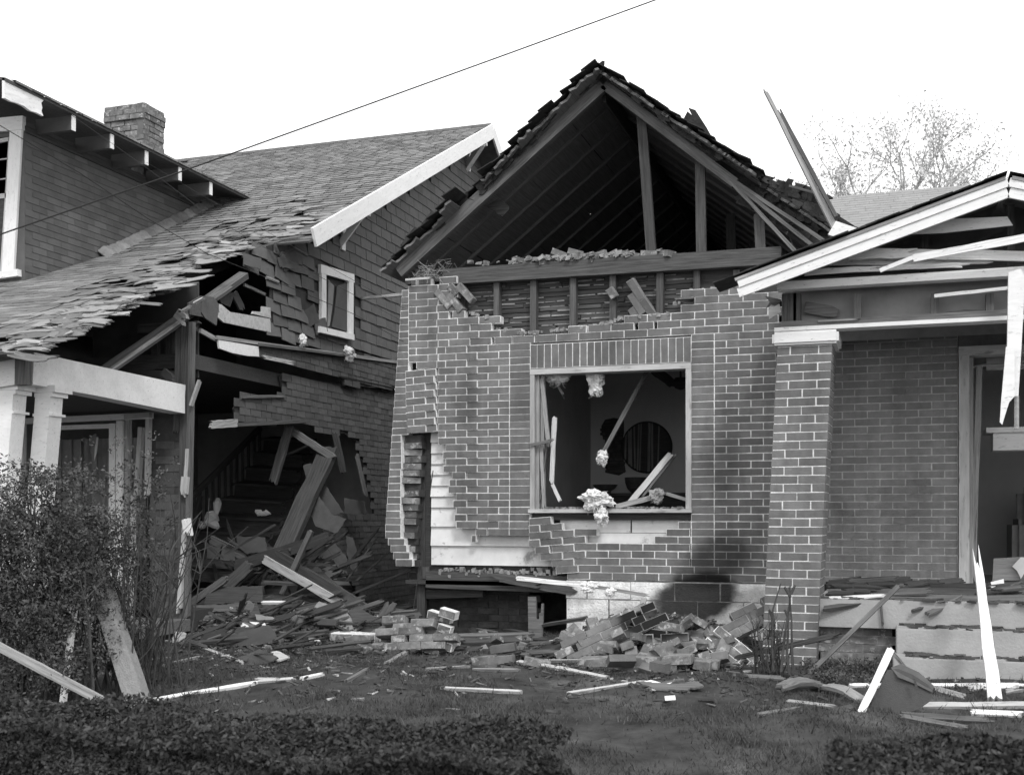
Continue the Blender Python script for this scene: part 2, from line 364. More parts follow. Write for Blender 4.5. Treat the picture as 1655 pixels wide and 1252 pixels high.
for r in range(nrow):
    z = zbase+PITZ*(r+.5)
    if z > H+2.4: break
    x = -.86
    # right and left boundaries of the fields beside the window (a header column frames the window)
    fields = []
    if z < ztop_l and z > zbase+.11:
        cL0, cR1 = wx0-.205, wx1+.205
        if z < wz1+.02 or True:
            fields = [(-4.60, cL0), (cL0, wx0), (wx1, cR1), (cR1, -.86)]
            if z < wz0: fields = [(-4.60, cL0), (cL0, wx0), (wx0, wx1), (wx1, cR1), (cR1, -.86)]
            if wz1 < z < ztop_l: fields = [(-4.60, cL0), (cL0, wx0), (wx1, cR1), (cR1, -.86)]
    else: fields = [(-4.60, -.86)]
    xa_, xb_ = xw(661), xw(708)+(.008 if r % 2 else -.008)
    if proj((xb_, YW, z))[1] > 705: xb_ = -9
    fields = [(a, b) for a, b in ([(xa_, xb_), (xb_, fields[0][1])] if xb_ > -9 else [(-4.6, fields[0][1])])]+fields[1:]
    for (a, b) in fields:
        if b-a < .23: xs_ = [(a, b)]
        else:
            xs_ = []; q = b if a < -3.5 else a
            off = PITX*.5 if r % 2 else 0
            if a < -3.5 and b < -2:            # laid from the window column leftwards
                e = b; first = off or PITX
                while e > a+.01:
                    s = max(a, e-first); xs_.append((s, e)); e = s; first = PITX
            else:
                s = a; first = off or PITX
                while s < b-.01:
                    e = min(b, s+first); xs_.append((s, e)); s = e; first = PITX
        for s, e in xs_:
            xc = (s+e)/2; u, v = proj((xc, YW, z)); L = e-s-JT
            if L < .03: continue
            if v > 696 and u < 760:              # trimmed to the torn edge
                ks = [i_ for i_ in range(13) if inside(proj((s+(e-s)*i_/12, YW, z)), WALLP)]
                if len(ks) < 5: continue
                s2 = s+(e-s)*ks[0]/12+(R(-.01, .02) if ks[0] else 0); e2 = s+(e-s)*ks[-1]/12; s, e = s2, e2; xc = (s+e)/2; L = e-s-JT; u, v = proj((xc, YW, z))
            elif not inside((u, v), WALLP): continue
            if inside((u, v), HOLE): continue
            dx = dy = dz = ro = 0.
            if u < 662:                        # the corner strip, swung out of plumb
                continue
            elif u < 712 and v < 590: ro = -.012; dx = -.004; dz = -.012*(xc-xw(685)); dy = -.006
            elif u < 712 and v < 705: ro = .05; dz = .05*(xc-xw(712))-.004; dx = -.006-.014*(z-H); dy = -.03
            if 790 < u < 945 and 836 < v < 928:
                if u > 846: ro = .075; dz = -.075*(xw(943)-xc); dy = -.05*(xw(943)-xc)/.5
                else: dy = -.01
            elif 700 < u < 760: dy = -.012
            if 850 < u < 1110 and 500 < v < 546: dz += 0
            ro += R(-.004, .004)
            if u < 712 and 590 < v < 600: continue
            Mx = Matrix.Translation((xc+dx, YW+dy, z+dz)) @ Matrix.Rotation(-ro, 4, 'Y')
            if not inside((u, v-20), WALLP) or (u < 900 and not inside((u, v+22), WALLP)) or (v > 690 and u < 740 and not inside((u-22, v), WALLP)):
                if R(0, 1) < .22:                # a brick snapped at the break
                    q_ = L*R(.5, .85); Mx = Mx @ Matrix.Translation((R(-1, 1)*(L-q_)/2, 0, 0)); L = q_
            cells.append((Mx, L, BH, .095))
# the soldier course over the window
n = int((wx1-wx0)/PITZ); pw = (wx1-wx0)/n
for i in range(n):
    xc = wx0+pw*(i+.5)
    Mx = Matrix.Translation((xc, YW-.002, wz1+.12)) @ Matrix.Rotation(math.pi/2+R(-.01, .01), 4, 'Y')
    cells.append((Mx, .214, pw-.0092, .095))
front = masonry(bh, cells, limit=300, mortar_name='front_wall', key=lambda i: -cells[i][0].translation.x)
# corner strip hanging out of plumb, its broken return leg behind it
cs = []
for r in range(44):
    z = at(640, 925, YW).z+PITZ*(r+.5)
    if z > at(650, 470, YW).z: break
    f = (at(650, 452, YW).z-z)/2.45; vv = proj((-4.5, YW, z))[1]
    uL = 652-27*min(1, (vv-450)/410) if vv < 862 else 625+(vv-862)*.38
    if vv > 905 and r % 2 == 0: continue
    xl = xw(uL); wdt = .10+.06*(vv-700)/160+R(-.006, .006) if vv > 700 else xw(661)-xl
    if wdt < .04: wdt = .05
    cs.append((Matrix.Translation((xl+wdt/2, YW-.03*f-.01, z)) @ Matrix.Rotation(R(-.02, .02), 4, 'Y'), wdt-.006, BH, .11))
masonry(bh, cs, limit=100, mortar_name='corner_strip')
cs = []
for r in range(30):
    z = at(670, 915, YW).z+PITZ*(r+.5); vv = proj((-4.4, YW+.05, z))[1]
    if vv < 702: break
    uL = 640-.02*(900-vv)*0+(702-vv)*.055; x0 = xw(uL)+.05
    cs.append((Matrix.Translation((x0+.12, YW+.035+R(-.02, .02), z)) @ Matrix.Rotation(R(-.28, .22), 4, 'Z') @ Matrix.Rotation(R(-.05, .05), 4, 'Y'), .185+R(-.035, .02), BH, .1))
masonry(bh, cs, m='brick_broken', mm='brick_dark', limit=100, mortar_name='broken_return', jitter=.02, recess=.005)
# loose bricks caught in the broken edges
beam('corner_stud', at(681, 700, YW+.13), at(680, 1010, YW+.13), .085, .05, 'wood_dark', bh)
beam('corner_post', at(697, 455, YW+.2), at(676, 905, YW+.2), .12, .09, 'wood_black', bh)
# clapboard under the brick
sd_ = link('siding', MB().box((xw(688), YW+.19, at(700, 915, YW).z), (-.95, YW+.22, H+2.0)).mesh('siding', 'dark') if False else None, bh, Matrix.Translation((-3, YW+.15, .5)))
lb = at(700, 912, YW+.12).z; zs = lb; k = 0
hts = [.185, .185, .185]+[.105]*30
while zs < at(700, 694, YW+.12).z:
    hh = hts[k]; x1 = xw(925) if zs < H-.1 else xw(760); b = MB()
    b.add([(xw(689)+R(0, .01), YW+.100, zs), (x1, YW+.100, zs), (x1, YW+.128, zs+hh+.012), (xw(689), YW+.128, zs+hh+.012),
           (xw(689), YW+.128, zs), (x1, YW+.128, zs), (x1, YW+.134, zs+hh+.012), (xw(689), YW+.134, zs+hh+.012)],
          [(0, 1, 2, 3), (4, 7, 6, 5), (0, 4, 5, 1), (2, 6, 7, 3), (0, 3, 7, 4), (1, 5, 6, 2)])
    b.build('clapboard', 'siding', sd_); zs += hh; k += 1
zs = at(1000, 876, YW+.12).z
for i, (ua, ub) in enumerate([(900, 1016), (1017, 1125), (900, 1125)]):
    z0 = zs+(.09 if i < 2 else -.06); hh = .145
    b = MB().box((xw(ua), YW+.115-(.004 if i < 2 else 0), z0), (xw(ub)-.008, YW+.135, z0+hh)); b.build('clapboard', 'siding', sd_)
# sheathing & studs behind so that nothing shows through
wallb = MB()
XL, XR = -4.52, -.90
def bx(b, x0, x1, y0, y1, z0, z1): b.box((min(x0, x1), y0, min(z0, z1)), (max(x0, x1), y1, max(z0, z1)))
zp = at(900, 438, YW).z                      # underside of the plate
bx(wallb, XL, wx0-.02, YW+.14, YW+.20, .78, at(700, 535, YW).z); bx(wallb, wx1+.02, XR, YW+.14, YW+.20, .42, zp)
bx(wallb, wx0-.02, wx1+.02, YW+.142, YW+.20, .72, wz0-.02); bx(wallb, wx0-.02, wx1+.02, YW+.141, YW+.20, wz1+.03, at(990, 522, YW).z)
wallb.build('sheathing', 'wood_black', bh)
# lath and plaster left bare above the bricks
lz0 = at(800, 545, YW).z; lath = MB(); pl = MB()
z = lz0-.1
while z < zp+.02:
    x = XL+.3
    while x < -1.0:
        L = R(.4, 1.1); x1 = min(x+L, -.95)
        lath.box((x, YW+.165+R(-.004, .004), z), (x1-.006, YW+.175, z+.034), j=.002); 
        xx = x
        while xx < x1:
            l2 = R(.04, .22)
            if R(0, 1) < .5: pl.box((xx, YW+.158+R(-.004, .004), z-.012), (min(x1, xx+l2), YW+.17, z-.002+R(-.002, .006)), j=.003)
            xx += l2+R(0, .05)
        x = x1+R(.002, .02)
    z += .044
lath.build('lath', 'wood_dark', bh, kind='stuff'); pl.build('plaster_key', 'mortar_dull', bh, kind='stuff')
MB().box((XL+.1, YW+.177, lz0-.1), (-.92, YW+.19, zp+.02)).build('plaster_back', 'wood_black', bh)
for uu in (747, 802, 861, 925, 990, 1065, 1127, 1192):
    beam('stud', at(uu, 548, YW+.08), at(uu+R(-2, 2), 436, YW+.08), .055+R(0, .01), .08, 'wood_dark', bh)
pa, pb = at(716, 447, YW+.03), at(1262, 412, YW+.03)
beam('wall_plate', pa, pb, .15, .11, 'wood_dark', bh)
beam('lower_plate', at(655, 455, YW+.06), at(735, 447, YW+.06), .05, .1, 'wood_dark', bh)
# window ---------------------------------------------------------------
win = link('window_frame', None, bh, Matrix.Translation((wx0, YW, wz0)))
zt, zb = wz1, wz0
beam('head', Vector((wx0, YW-.015, zt-.025)), Vector((wx1, YW-.015, zt-.025)), .05, .16, 'white_old', win)
for x0, ww, yy in ((wx0+.022, .045, -.012), (wx0+.062, .03, .03), (wx0+.10, .032, .06)):
    beam('jamb', Vector((x0, YW+yy, zb)), Vector((x0, YW+yy, zt-.05)), ww, .05, 'wood_pale', win)
beam('jamb', Vector((wx1-.022, YW-.012, zb)), Vector((wx1-.022, YW-.012, zt-.05)), .05, .16, 'white_old', win)
beam('sill', Vector((wx0-.01, YW-.04, zb+.005)), Vector((wx1+.01, YW-.04, zb+.005)), .035, .30, 'white_old', win)
beam('sill_board', Vector((wx0, YW+.055, zb-.05)), Vector((wx1, YW+.055, zb-.05)), .06, .06, 'wood_dark', win)
def wp(nm, a, b, w, m='wood_pale', Y=YW+.05, par=win, **k): return plank(nm, at(*a, Y), at(*b, Y), w, .03, m, par, **k)
wp('broken_sash', (875, 612), (886, 716), .035); wp('broken_sash', (874, 716), (879, 818), .03, Y=YW+.03)
wp('broken_rail', (857, 719), (889, 712), .03, 'wood', Y=YW-.03); wp('sash_splinter', (884, 716), (872, 812), .012, 'wood', Y=YW+.04)
wp('sash_splinter', (868, 640), (871, 812), .014, 'wood', Y=YW+.06)
# roof of the house ------------------------------------------------------
rx, rz = at(975, 138, YW).x, at(975, 138, YW).z
ex, ez = at(645, 440, YW).x, at(645, 440, YW).z
PC = (rz-ez)/(rx-ex); exr = rx+(rx-ex)
roof = link('roof', None, bh, Matrix.Translation((rx, YW, rz)))
def rafter(xa, za, xb, zb, y, m, w=.11, t=.055, **k): return beam('rafter', Vector((xa, y, za)), Vector((xb, y, zb)), w, t, m, roof, **k)
rafter(ex, ez, rx, rz, YW-.03, 'wood', .12, .06)
r1 = at(1188, 296, YW-.02)
rafter(rx+.01, rz, r1.x, r1.z, YW-.03, 'wood', .085, .06)
for (a, b) in (((1180, 288), (1330, 388)), ((1183, 293), (1316, 399)), ((1178, 290), (1290, 411))):
    plank('split_rafter', at(*a, YW-.03), at(*b, YW-.03-R(0, .02)), .032, .035, 'wood', roof, jag=(.03, .05))
for i in range(1, 16):
    y = YW+.5*i
    rafter(ex-.1, ez-.02, rx, rz+.06, y, 'attic', .05, .04); rafter(exr+.1, ez-.02, rx, rz+.06, y, 'attic', .05, .04)
beam('ridge_board', Vector((rx, YW+.1, rz-.02)), Vector((rx, YW+7.8, rz-.02)), .2, .03, 'wood_dark', roof, n=(1, 0, 0))
for (a, b) in (((1036, 186), (1052, 408)), ((1131, 262), (1133, 408)), ((1226, 345), (1229, 405))):
    beam('gable_stud', at(*a, YW+.06), at(*b, YW+.06), .088, .05, 'wood_dark', roof)
beam('gable_stud', at(1180, 345, YW+2), at(1182, 405, YW+2), .1, .05, 'wood_black', roof)
# boards of the deck, one by one, with ragged front ends, and ragged shingles on them
n = 16
sl_ = math.hypot(rx-ex, rz-ez)
notch = {0: .16, 1: .04, 2: .12, 3: .09, 4: -.03, 5: .25, 6: .24, 7: .1, 8: .06, 9: .04, 10: .0, 11: .02, 12: .04, 13: .0, 14: -.03, 15: .0}
for side in (-1, 1):
    for i in range(-1, n):
        f = (i+.5)/n; bwid = sl_/n-.002
        x = (rx+side*(rx-ex)*(1-f)); z = ez+(rz-ez)*f+.09
        y0 = YW-.20+(notch.get(i, 0.02) if side < 0 else .03)+R(-.03, .03)
        if side > 0 and i < 5: y0 = YW+.1
        nn = Vector((side*(rz-ez), 0, (rx-ex))).normalized()
        plank('deck_board', (x, y0, z), (x, YW+7.9, z), bwid, .022, 'attic', roof, n=nn, jag=(.03, 0))
sh = MB()
for side in (-1, 1):
    nn = Vector((side*(rz-ez), 0, (rx-ex))).normalized(); dd = Vector((-side*(rx-ex), 0, (rz-ez))).normalized()
    for i in range(-1, 20):
        f = (i+.5)/20
        if side > 0 and i < 6: continue
        base = Vector((rx+side*(rx-ex)*(1-f), 0, ez+(rz-ez)*f+.105))
        y = YW-.26+(notch.get(int(i*.8), .02) if side < 0 else .03)+R(-.06, .05)
        while y < YW+7.9:
            L = R(.18, .3) if y < YW+1 else 1.4
            w = .16; o = base+Vector((0, y, 0)); ti = Matrix.Rotation(R(-.12, .12) if y < YW+.4 else .02, 4, 'Y')
            q = [o-dd*w/2+nn*.02, o+dd*w/2+nn*.004, o+dd*w/2+nn*.004+Vector((0, L-.006, 0)), o-dd*w/2+nn*.02+Vector((0, L-.006, 0))]
            q = [p+nn*R(0, .02) for p in q]
            sh.add(q+[p+nn*.008 for p in q], BFQ := [(0, 3, 2, 1), (4, 5, 6, 7), (0, 1, 5, 4), (1, 2, 6, 5), (2, 3, 7, 6), (3, 0, 4, 7)])
            y += L
sh.build('shingle_layer', 'roof_black', roof, kind='stuff')
# torn edge of the covering: dark shingle ends seen against the sky
def torn(pix0, pix1, y, m='roof_black', n=10, th=.03, up=14, par=roof):
    for i in range(n):
        a = i/n; b = (i+1.25)/n
        p = at(pix0[0]+(pix1[0]-pix0[0])*a, pix0[1]+(pix1[1]-pix0[1])*a, y+R(-.05, .02)); q = at(pix0[0]+(pix1[0]-pix0[0])*b, pix0[1]+(pix1[1]-pix0[1])*b, y+R(-.05, .02))
        plank('roof_shingle', p, q, R(.4, 1.15)*up/175, th*R(.3, 1), m, par, jag=(.02, .03), n=(R(-.3, .3), -1, R(-.2, .2)))
torn((640, 428), (700, 352), YW+.02, n=6, up=32); torn((700, 362), (756, 322), YW+.0, n=5, up=26)
torn((664, 408), (745, 335), YW+.03, n=8, up=36)
torn((782, 296), (860, 220), YW-.08, n=9, up=18); torn((772, 308), (800, 280), YW-.05, n=3, up=24)
torn((860, 215), (935, 132), YW-.1, n=7, up=20); torn((925, 150), (972, 112), YW-.1, n=6, up=20)
torn((968, 112), (1100, 208), YW-.1, n=12, up=13); torn((1100, 210), (1250, 298), YW-.08, n=13, up=18)
torn((1230, 292), (1340, 322), YW-.05, n=9, up=24); torn((1300, 330), (1392, 380), YW-.05, n=7, up=26)
sheet('roof_flap', [(1140, 262), (1180, 258), (1240, 293), (1300, 306), (1335, 318), (1350, 345), (1392, 372), (1380, 392), (1335, 386), (1260, 345), (1190, 292)], YW+.14, .04, 'roof_black', roof)
sheet('roof_splinter', [(1098, 205), (1111, 180), (1118, 186), (1112, 174), (1124, 178), (1142, 206), (1152, 224), (1140, 222), (1126, 208), (1118, 206), (1122, 214), (1112, 210)], YW-.08, .03, 'roof_black', roof)
for i in range(26):
    u = R(1190, 1325); v = 292+(u-1190)*.45+R(-6, 50)
    if v > 330+(u-1190)*.45: continue
    plank('roof_shingle', at(u, v, YW+.12), at(u+R(10, 26), v+R(4, 14), YW+.1), R(.05, .1), .01, 'roof_black', roof, jag=(.02, .02), n=(R(-.5, .5), -1, R(-.5, .5)))
plank('torn_board', at(1275, 300, YW-.12), at(1318, 312, YW-.12), .02, .02, 'wood', roof)
plank('tall_broken_board', at(1352, 372, YW-.35), at(1239, 149, YW-.15), .05, .03, 'wood_pale', None, n=(.3, -1, 0), jag=(.01, .07), taper=.55, label='tall splintered board standing up against the sky right of the ruined gable', cat='board')
plank('tall_broken_board', at(1352, 350, YW-.37), at(1262, 182, YW-.17), .03, .02, 'wood_dark', None, n=(.3, -1, 0), jag=(.01, .07), label='dark splinter along the right side of the tall board', cat='splinter')
sheet('cornice_block', [(1338, 379), (1351, 357), (1392, 371), (1382, 392), (1362, 386)], YW-.45, .06, 'white', roof)
sheet('hanging_board', [(785, 333), (806, 321), (822, 332), (823, 338), (812, 350), (800, 343)], YW+.25, .02, 'wood_dark', roof)
# attic floor, back gable, side walls, partitions: dark room above, plastered room below
shell = MB()
bx(shell, XL, XR+.3, YW+.2, YW+7.9, zp-.10, zp-.02)
shell.build('attic_floor', 'attic', bh)
b = MB(); b.poly([Vector((ex-.1, YW+7.95, ez-.1)), Vector((exr+.1, YW+7.95, ez-.1)), Vector((rx, YW+7.95, rz+.1))], (0, 1, 0), .1); b.build('rear_gable', 'attic', bh)
b = MB(); bx(b, XL-.02, XL+.06, YW+.36, YW+7.95, .0, zp); bx(b, XR+.25, XR+.33, YW+.66, YW+7.95, .0, zp); bx(b, XL, XR+.3, YW+7.96, YW+8.04, 0, zp); b.build('outer_wall', 'tab', bh)
rm = MB(); xl_, yb_, zc = -3.52, 13.5, 3.18
bx(rm, xl_-.06, xl_, YW+.21, yb_, .62, zc); bx(rm, xl_-.06, XR+.2, yb_, yb_+.06, .62, zc); rm2 = MB(); bx(rm2, XL+.07, XR+.2, YW+.21, yb_+.06, zc, zc+.04)
bx(rm2, XR+.19, XR+.24, YW+.7, yb_, .62, zc)
rm3 = MB(); bx(rm3, xl_-.06, XR+.2, YW+.21, yb_+.06, .60, .66)
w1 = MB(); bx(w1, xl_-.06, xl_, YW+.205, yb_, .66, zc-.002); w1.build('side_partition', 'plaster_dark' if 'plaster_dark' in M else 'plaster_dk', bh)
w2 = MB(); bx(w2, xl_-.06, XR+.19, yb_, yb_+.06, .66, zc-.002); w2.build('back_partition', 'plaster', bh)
rm2.build('room_ceiling', 'plaster', bh); rm3.build('room_floor', 'wood_dark', bh)
# bare lath patch on the back partition, round mirror with its reflection modelled on
yp = yb_-.004
patch = [(972, 688), (978, 678), (992, 675), (1008, 678), (1008, 700), (1004, 720), (1008, 745), (1011, 762), (1000, 768), (980, 764), (978, 740), (984, 722), (972, 702)]
sheet('lath_patch', patch, yb_-.02, .018, 'wood_black', bh)
b = MB()
for i in range(13):
    vv = 681+i*6.7
    for uu in range(970, 1012, 4):
        if inside((uu+2, vv), patch): p = at(uu, vv, yb_-.03); q = at(uu+4, vv, yb_-.03); b.box((p.x, p.y, p.z-.016), (q.x, p.y+.012, p.z+.016), j=.002)
b.build('bare_lath', 'wood_dark', bh, kind='stuff')
rc = thing('round_mirror', at(1044, 765, yb_-.02), 'round dark mirror with reflected drapes modelled on its face, on the back wall of the room', 'mirror')
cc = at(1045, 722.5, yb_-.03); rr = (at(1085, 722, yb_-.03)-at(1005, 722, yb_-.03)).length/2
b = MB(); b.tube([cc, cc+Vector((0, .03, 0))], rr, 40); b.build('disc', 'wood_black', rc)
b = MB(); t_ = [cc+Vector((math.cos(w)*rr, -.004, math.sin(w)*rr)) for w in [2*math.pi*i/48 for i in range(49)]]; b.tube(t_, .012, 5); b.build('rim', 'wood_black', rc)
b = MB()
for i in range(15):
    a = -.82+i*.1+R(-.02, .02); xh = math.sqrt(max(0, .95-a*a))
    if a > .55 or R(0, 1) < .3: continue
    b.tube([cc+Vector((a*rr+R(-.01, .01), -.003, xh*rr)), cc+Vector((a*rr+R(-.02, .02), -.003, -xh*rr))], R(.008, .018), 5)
b.build('drape_reflection', 'curtain', rc, kind='stuff')  # dark disc and these rods stand in for the mirror's reflection
# foundation of the brick house ------------------------------------------------
fz1 = at(1000, 938, YW).z; cells = []; xa = xw(918); row_h = at(1000, 968, YW).z-at(1000, 1005, YW).z
fd = link('block_foundation', None, bh, Matrix.Translation((-1.8, YW, .2)))
zc_ = at(1000, 968, YW).z; mb = MB(); bw_ = .405
for r_ in range(4):
    z0, z1 = [(zc_, fz1), (zc_-.205, zc_), (zc_-.41, zc_-.205), (zc_-.615, zc_-.41)][r_]
    x = xa-(.0 if r_ % 2 else .0)-R(0, .02); first = True
    while x < -.86:
        L = bw_*(.5 if (first and r_ % 2 == 0) else 1); first = False; x1 = min(x+L, -.86)
        b = MB().box((0, 0, 0), (x1-x-.01, .15, z1-z0-.009), j=.004); b.build('block', 'block', fd, Matrix.Translation((x, YW+.004+R(-.002, .002), z0)))
        x = x1
mb.box((xa+.02, YW+.012, -.1), (-.86, YW+.16, fz1)).build('mortar', 'mortar_dull', fd)
# floor framing laid bare and the crawl space behind it
Yf = YW+.1
beam('sill_beam', at(688, 936, Yf-.05), at(925, 945, Yf-.05), .16, .1, 'wood_dark', bh)
for uu in (688, 742, 803, 880): beam('joist_end', at(uu, 916, Yf), at(uu, 935, Yf), .07, .3, 'wood_dark', bh)
b = MB()
for _ in range(160):
    p = at(R(695, 900), R(919, 931), Yf+R(-.05, .1)); s = R(.006, .02); b.box((p.x-s, p.y-s, p.z-s), (p.x+s, p.y+s, p.z+s), j=s*.5)
b.build('crumbled_mortar', 'mortar_dull', bh, kind='stuff')
plank('torn_sill_board', at(845, 938, Yf-.12), at(925, 952, Yf-.12), .11, .04, 'wood_dark', bh, jag=(.06, .05))
plank('torn_sill_board', at(800, 932, Yf-.14), at(868, 944, Yf-.14), .08, .03, 'wood_dark', bh, jag=(.08, .05))
beam('cross_beam', at(672, 960, Yf+.05), at(780, 957, Yf+.05), .09, .1, 'wood_black', bh)
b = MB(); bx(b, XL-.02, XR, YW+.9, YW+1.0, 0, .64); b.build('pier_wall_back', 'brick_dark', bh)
b = MB(); bx(b, XL-.02, XR, YW+.05, YW+8, .66, .70); b.build('subfloor', 'wood_black', bh)
cells = []
for r_ in range(11):
    z = .02+PITZ*(r_+.5); x = at(676, 980, YW+.4).x+(PITX/2 if r_ % 2 else 0)
    while x < at(858, 980, YW+.4).x:
        cells.append((Matrix.Translation((x, YW+.4+R(-.008, .008), z)), BL, BH, .095)); x += PITX
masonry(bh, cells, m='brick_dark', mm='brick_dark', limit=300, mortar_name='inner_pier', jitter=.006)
# pieces of masonry clinging above the wall
def chunk(name, c, nx, nz, rot, label=None, cat=None, parent=None, tilt=0, yaw=0, broken=.2, m='brick', mm='mortar_dull', D=.095, double=False, group=None):
    """a lump of still-mortared bricks: its front lower left corner region centred at c"""
    root = thing(name, c, label, cat, group) if label else link(name, None, parent, Matrix.Translation(Vector(c)))
    B = Matrix.Translation(Vector(c)) @ Matrix.Rotation(yaw, 4, 'Z') @ Matrix.Rotation(tilt, 4, 'X') @ Matrix.Rotation(-rot, 4, 'Y')
    mb = MB()
    for lay in range(2 if double else 1):
        for r_ in range(nz):
            for i in range(nx):
                if (i in (0, nx-1) or r_ in (0, nz-1)) and R(0, 1) < broken: continue
                L = BL*(R(.4, .7) if i in (0, nx-1) and R(0, 1) < .35 else 1)
                x = (i-nx/2+.5+(.25 if r_ % 2 else -.25))*PITX; z = (r_-nz/2+.5)*PITZ
                Mx = B @ Matrix.Translation((x, lay*.105, z)) @ Matrix.Rotation(R(-.03, .03), 4, 'Y')
                link('brick', get_brick(m if R(0, 1) < .85 else 'brick_broken', L, BH, D), root, Mx)
                mb.box((-L/2-JT/2, .006, -BH/2-.005), (L/2+JT/2, D, BH/2+.005), Mx, j=.004)
    mb.build('mortar', mm, root)
    return root
chunk('clinging_bricks', at(1018, 487, YW+.02), 2, 4, math.radians(-58), parent=bh, broken=.3, tilt=.2)
chunk('clinging_bricks', at(733, 478, YW-.03), 1, 4, math.radians(-50), parent=bh, broken=.2, m='brick_broken')
for i, (u, v) in enumerate([(845, 422), (872, 418), (888, 420), (915, 417), (935, 414), (952, 416), (968, 414), (985, 413), (1018, 412), (1048, 410), (1068, 409), (905, 410), (930, 408)]):
    p = at(u, v, YW+.05)
    link('brick', get_brick('brick_broken', BL*R(.4, 1), BH, .095), bh, Matrix.Translation(p) @ Euler((R(-.3, .3), R(-.5, .5), R(-.8, .8))).to_matrix().to_4x4())
b = MB()
for _ in range(220):
    u = random.gauss(925, 55); p = at(u, 421-(u-850)*.065+R(-3, 3), YW+.06+R(-.05, .12)); s = R(.008, .03); b.box((p.x-s, p.y-s, p.z-s*.6), (p.x+s, p.y+s, p.z+s*.6), j=s*.6)
for _ in range(120):
    u = R(750, 1200); v = np.interp(u, [t[0] for t in TOP], [t[1] for t in TOP])-1; p = at(u, v, YW+.03+R(-.03, .03)); s = R(.006, .018); b.box((p.x-s, p.y-s, p.z-s), (p.x+s, p.y+s, p.z+s), j=s*.5)
b.build('mortar_crumbs', 'mortar_dull', bh, kind='stuff')
b = MB()
for _ in range(90):
    p = at(random.gauss(695, 16), random.gauss(440, 7), YW+R(-.05, .1)); q = [p+Vector((R(-.06, .06), R(-.05, .05), R(-.05, .05)))*k for k in (0, 1, 2)]; b.tube(q, .002, 3)
b.build('frayed_fibre', 'wood_pale', bh, kind='stuff')
plank('torn_board', at(655, 452, YW-.06), at(694, 449, YW-.06), .02, .02, 'white_old', bh)

# ------------------------------------------------------------------ things in and on the window
def stick(name, a, b, w, m, label, cat='board', Ya=YW, Yb=None, t=.025, X=None, group=None, **k):
    Yb = Ya if Yb is None else Yb
    return plank(name, at(*a, Ya), at(*b, Yb), w, t, m, None, label=label, cat=cat, group=group, jag=(.01, .03), **k)
stick('lath_strip', (1046, 598), (968, 744), .04, 'wood', 'long pale lath hanging diagonally in the broken window', 'lath', YW+.35, YW+.22)
fluff('insulation_tuft', at(973, 738, YW+.2), (.05, .05, .06), label='small torn tuft stuck on the low end of the hanging lath', cat='insulation')
fluff('insulation_clump', at(963, 618, YW+.15), (.08, .07, .11), label='bright white wad of insulation hanging from the window head', cat='insulation')
fluff('insulation_clump', at(901, 610, YW+.2), (.11, .07, .05), 'cloth', label='dull shred of insulation hanging in the top left corner of the window', cat='insulation')
f_ = MB(); f_ = fluff('insulation_clump', at(964, 806, YW-.07), (.135, .10, .085), label='big mottled wad of insulation slumped over the window sill', cat='insulation')
fluff('insulation_clump', at(972, 832, YW-.11), (.06, .06, .075), label='drooping lower end of the mottled wad below the window sill', cat='insulation')
stick('torn_batten', (897, 595+20), (911, 640), .02, 'wood_pale', 'short splinter sticking out under the dull insulation shred', Ya=YW+.3)
stick('white_board', (896, 674), (891, 780), .042, 'white', 'upright white board piece standing inside the left of the broken window', Ya=YW+.22)
stick('white_board', (892, 782), (905, 810), .03, 'white', 'short slanted white piece under the upright white board in the window', Ya=YW+.22)
stick('white_board', (1084, 733), (1018, 812), .055, 'white_old', 'pale board propped slantwise on the right of the window sill', Ya=YW+.45, Yb=YW+.12)
stick('thin_batten', (1092, 734), (1040, 800), .02, 'wood', 'thin dark batten leaning beside the propped pale board in the window', 'batten', YW+.5, YW+.2)
stick('wood_board', (996, 818), (1056, 803), .045, 'wood_pale', 'flat split board lying across the right half of the window sill', Ya=YW+.02, Yb=YW+.2)
stick('wood_board', (1076, 797), (1112, 808), .03, 'wood_pale', 'small broken strip at the right end of the window sill', Ya=YW+.15)
fluff('torn_plaster', at(1062, 800, YW+.12), (.06, .05, .055), 'wood_pale', label='crumpled pale scrap standing on the window sill right of the split board', cat='scrap')
b = MB()
for _ in range(220):
    p = Vector((R(wx0+.1, wx1-.05), YW+R(-.02, .2), zb+.028)); s = R(.004, .016); b.box((p.x-s, p.y-s*2, p.z-s*.5), (p.x+s, p.y+s, p.z+s*.6), j=s*.6)
b.build('sill_rubble', 'mortar_dull', kind='stuff', label='fine plaster crumbs strewn along the window sill', cat='rubble')
tb = thing('sideboard', (at(1030, 800, 13.0).x, 13.0, .66), 'dark sideboard against the back wall of the room', 'sideboard')
tz = at(1030, 797, 13.0).z; b = MB().box((at(955, 800, 13).x, 12.75, tz-.03), (at(1120, 800, 13).x, 13.35, tz)); b.build('top', 'wood_black', tb)
b = MB().box((at(960, 800, 13).x, 12.8, .66), (at(1117, 800, 13).x, 13.3, tz-.03)); b.build('body', 'wood_black', tb)
def lathe(name, c, prof, m, parent=None, **k):
    b = MB(); n = 20
    for r_, z in prof:
        for i in range(n): w = 2*math.pi*i/n; b.v.append((math.cos(w)*r_, math.sin(w)*r_, z))
    for j in range(len(prof)-1):
        for i in range(n): i2 = (i+1) % n; b.f.append((j*n+i, j*n+i2, (j+1)*n+i2, (j+1)*n+i))
    return b.build(name, m, parent, Matrix.Translation(Vector(c)), **k)
lathe('glass_bowl', (at(978, 790, 12.95).x, 12.95, tz+.001), [(.0, 0), (.07, 0), (.07, .03), (.11, .05), (.145, .10), (.135, .10), (.10, .055), (0, .045)], 'metal', label='wide shallow bowl on the sideboard behind the sill insulation', cat='bowl')
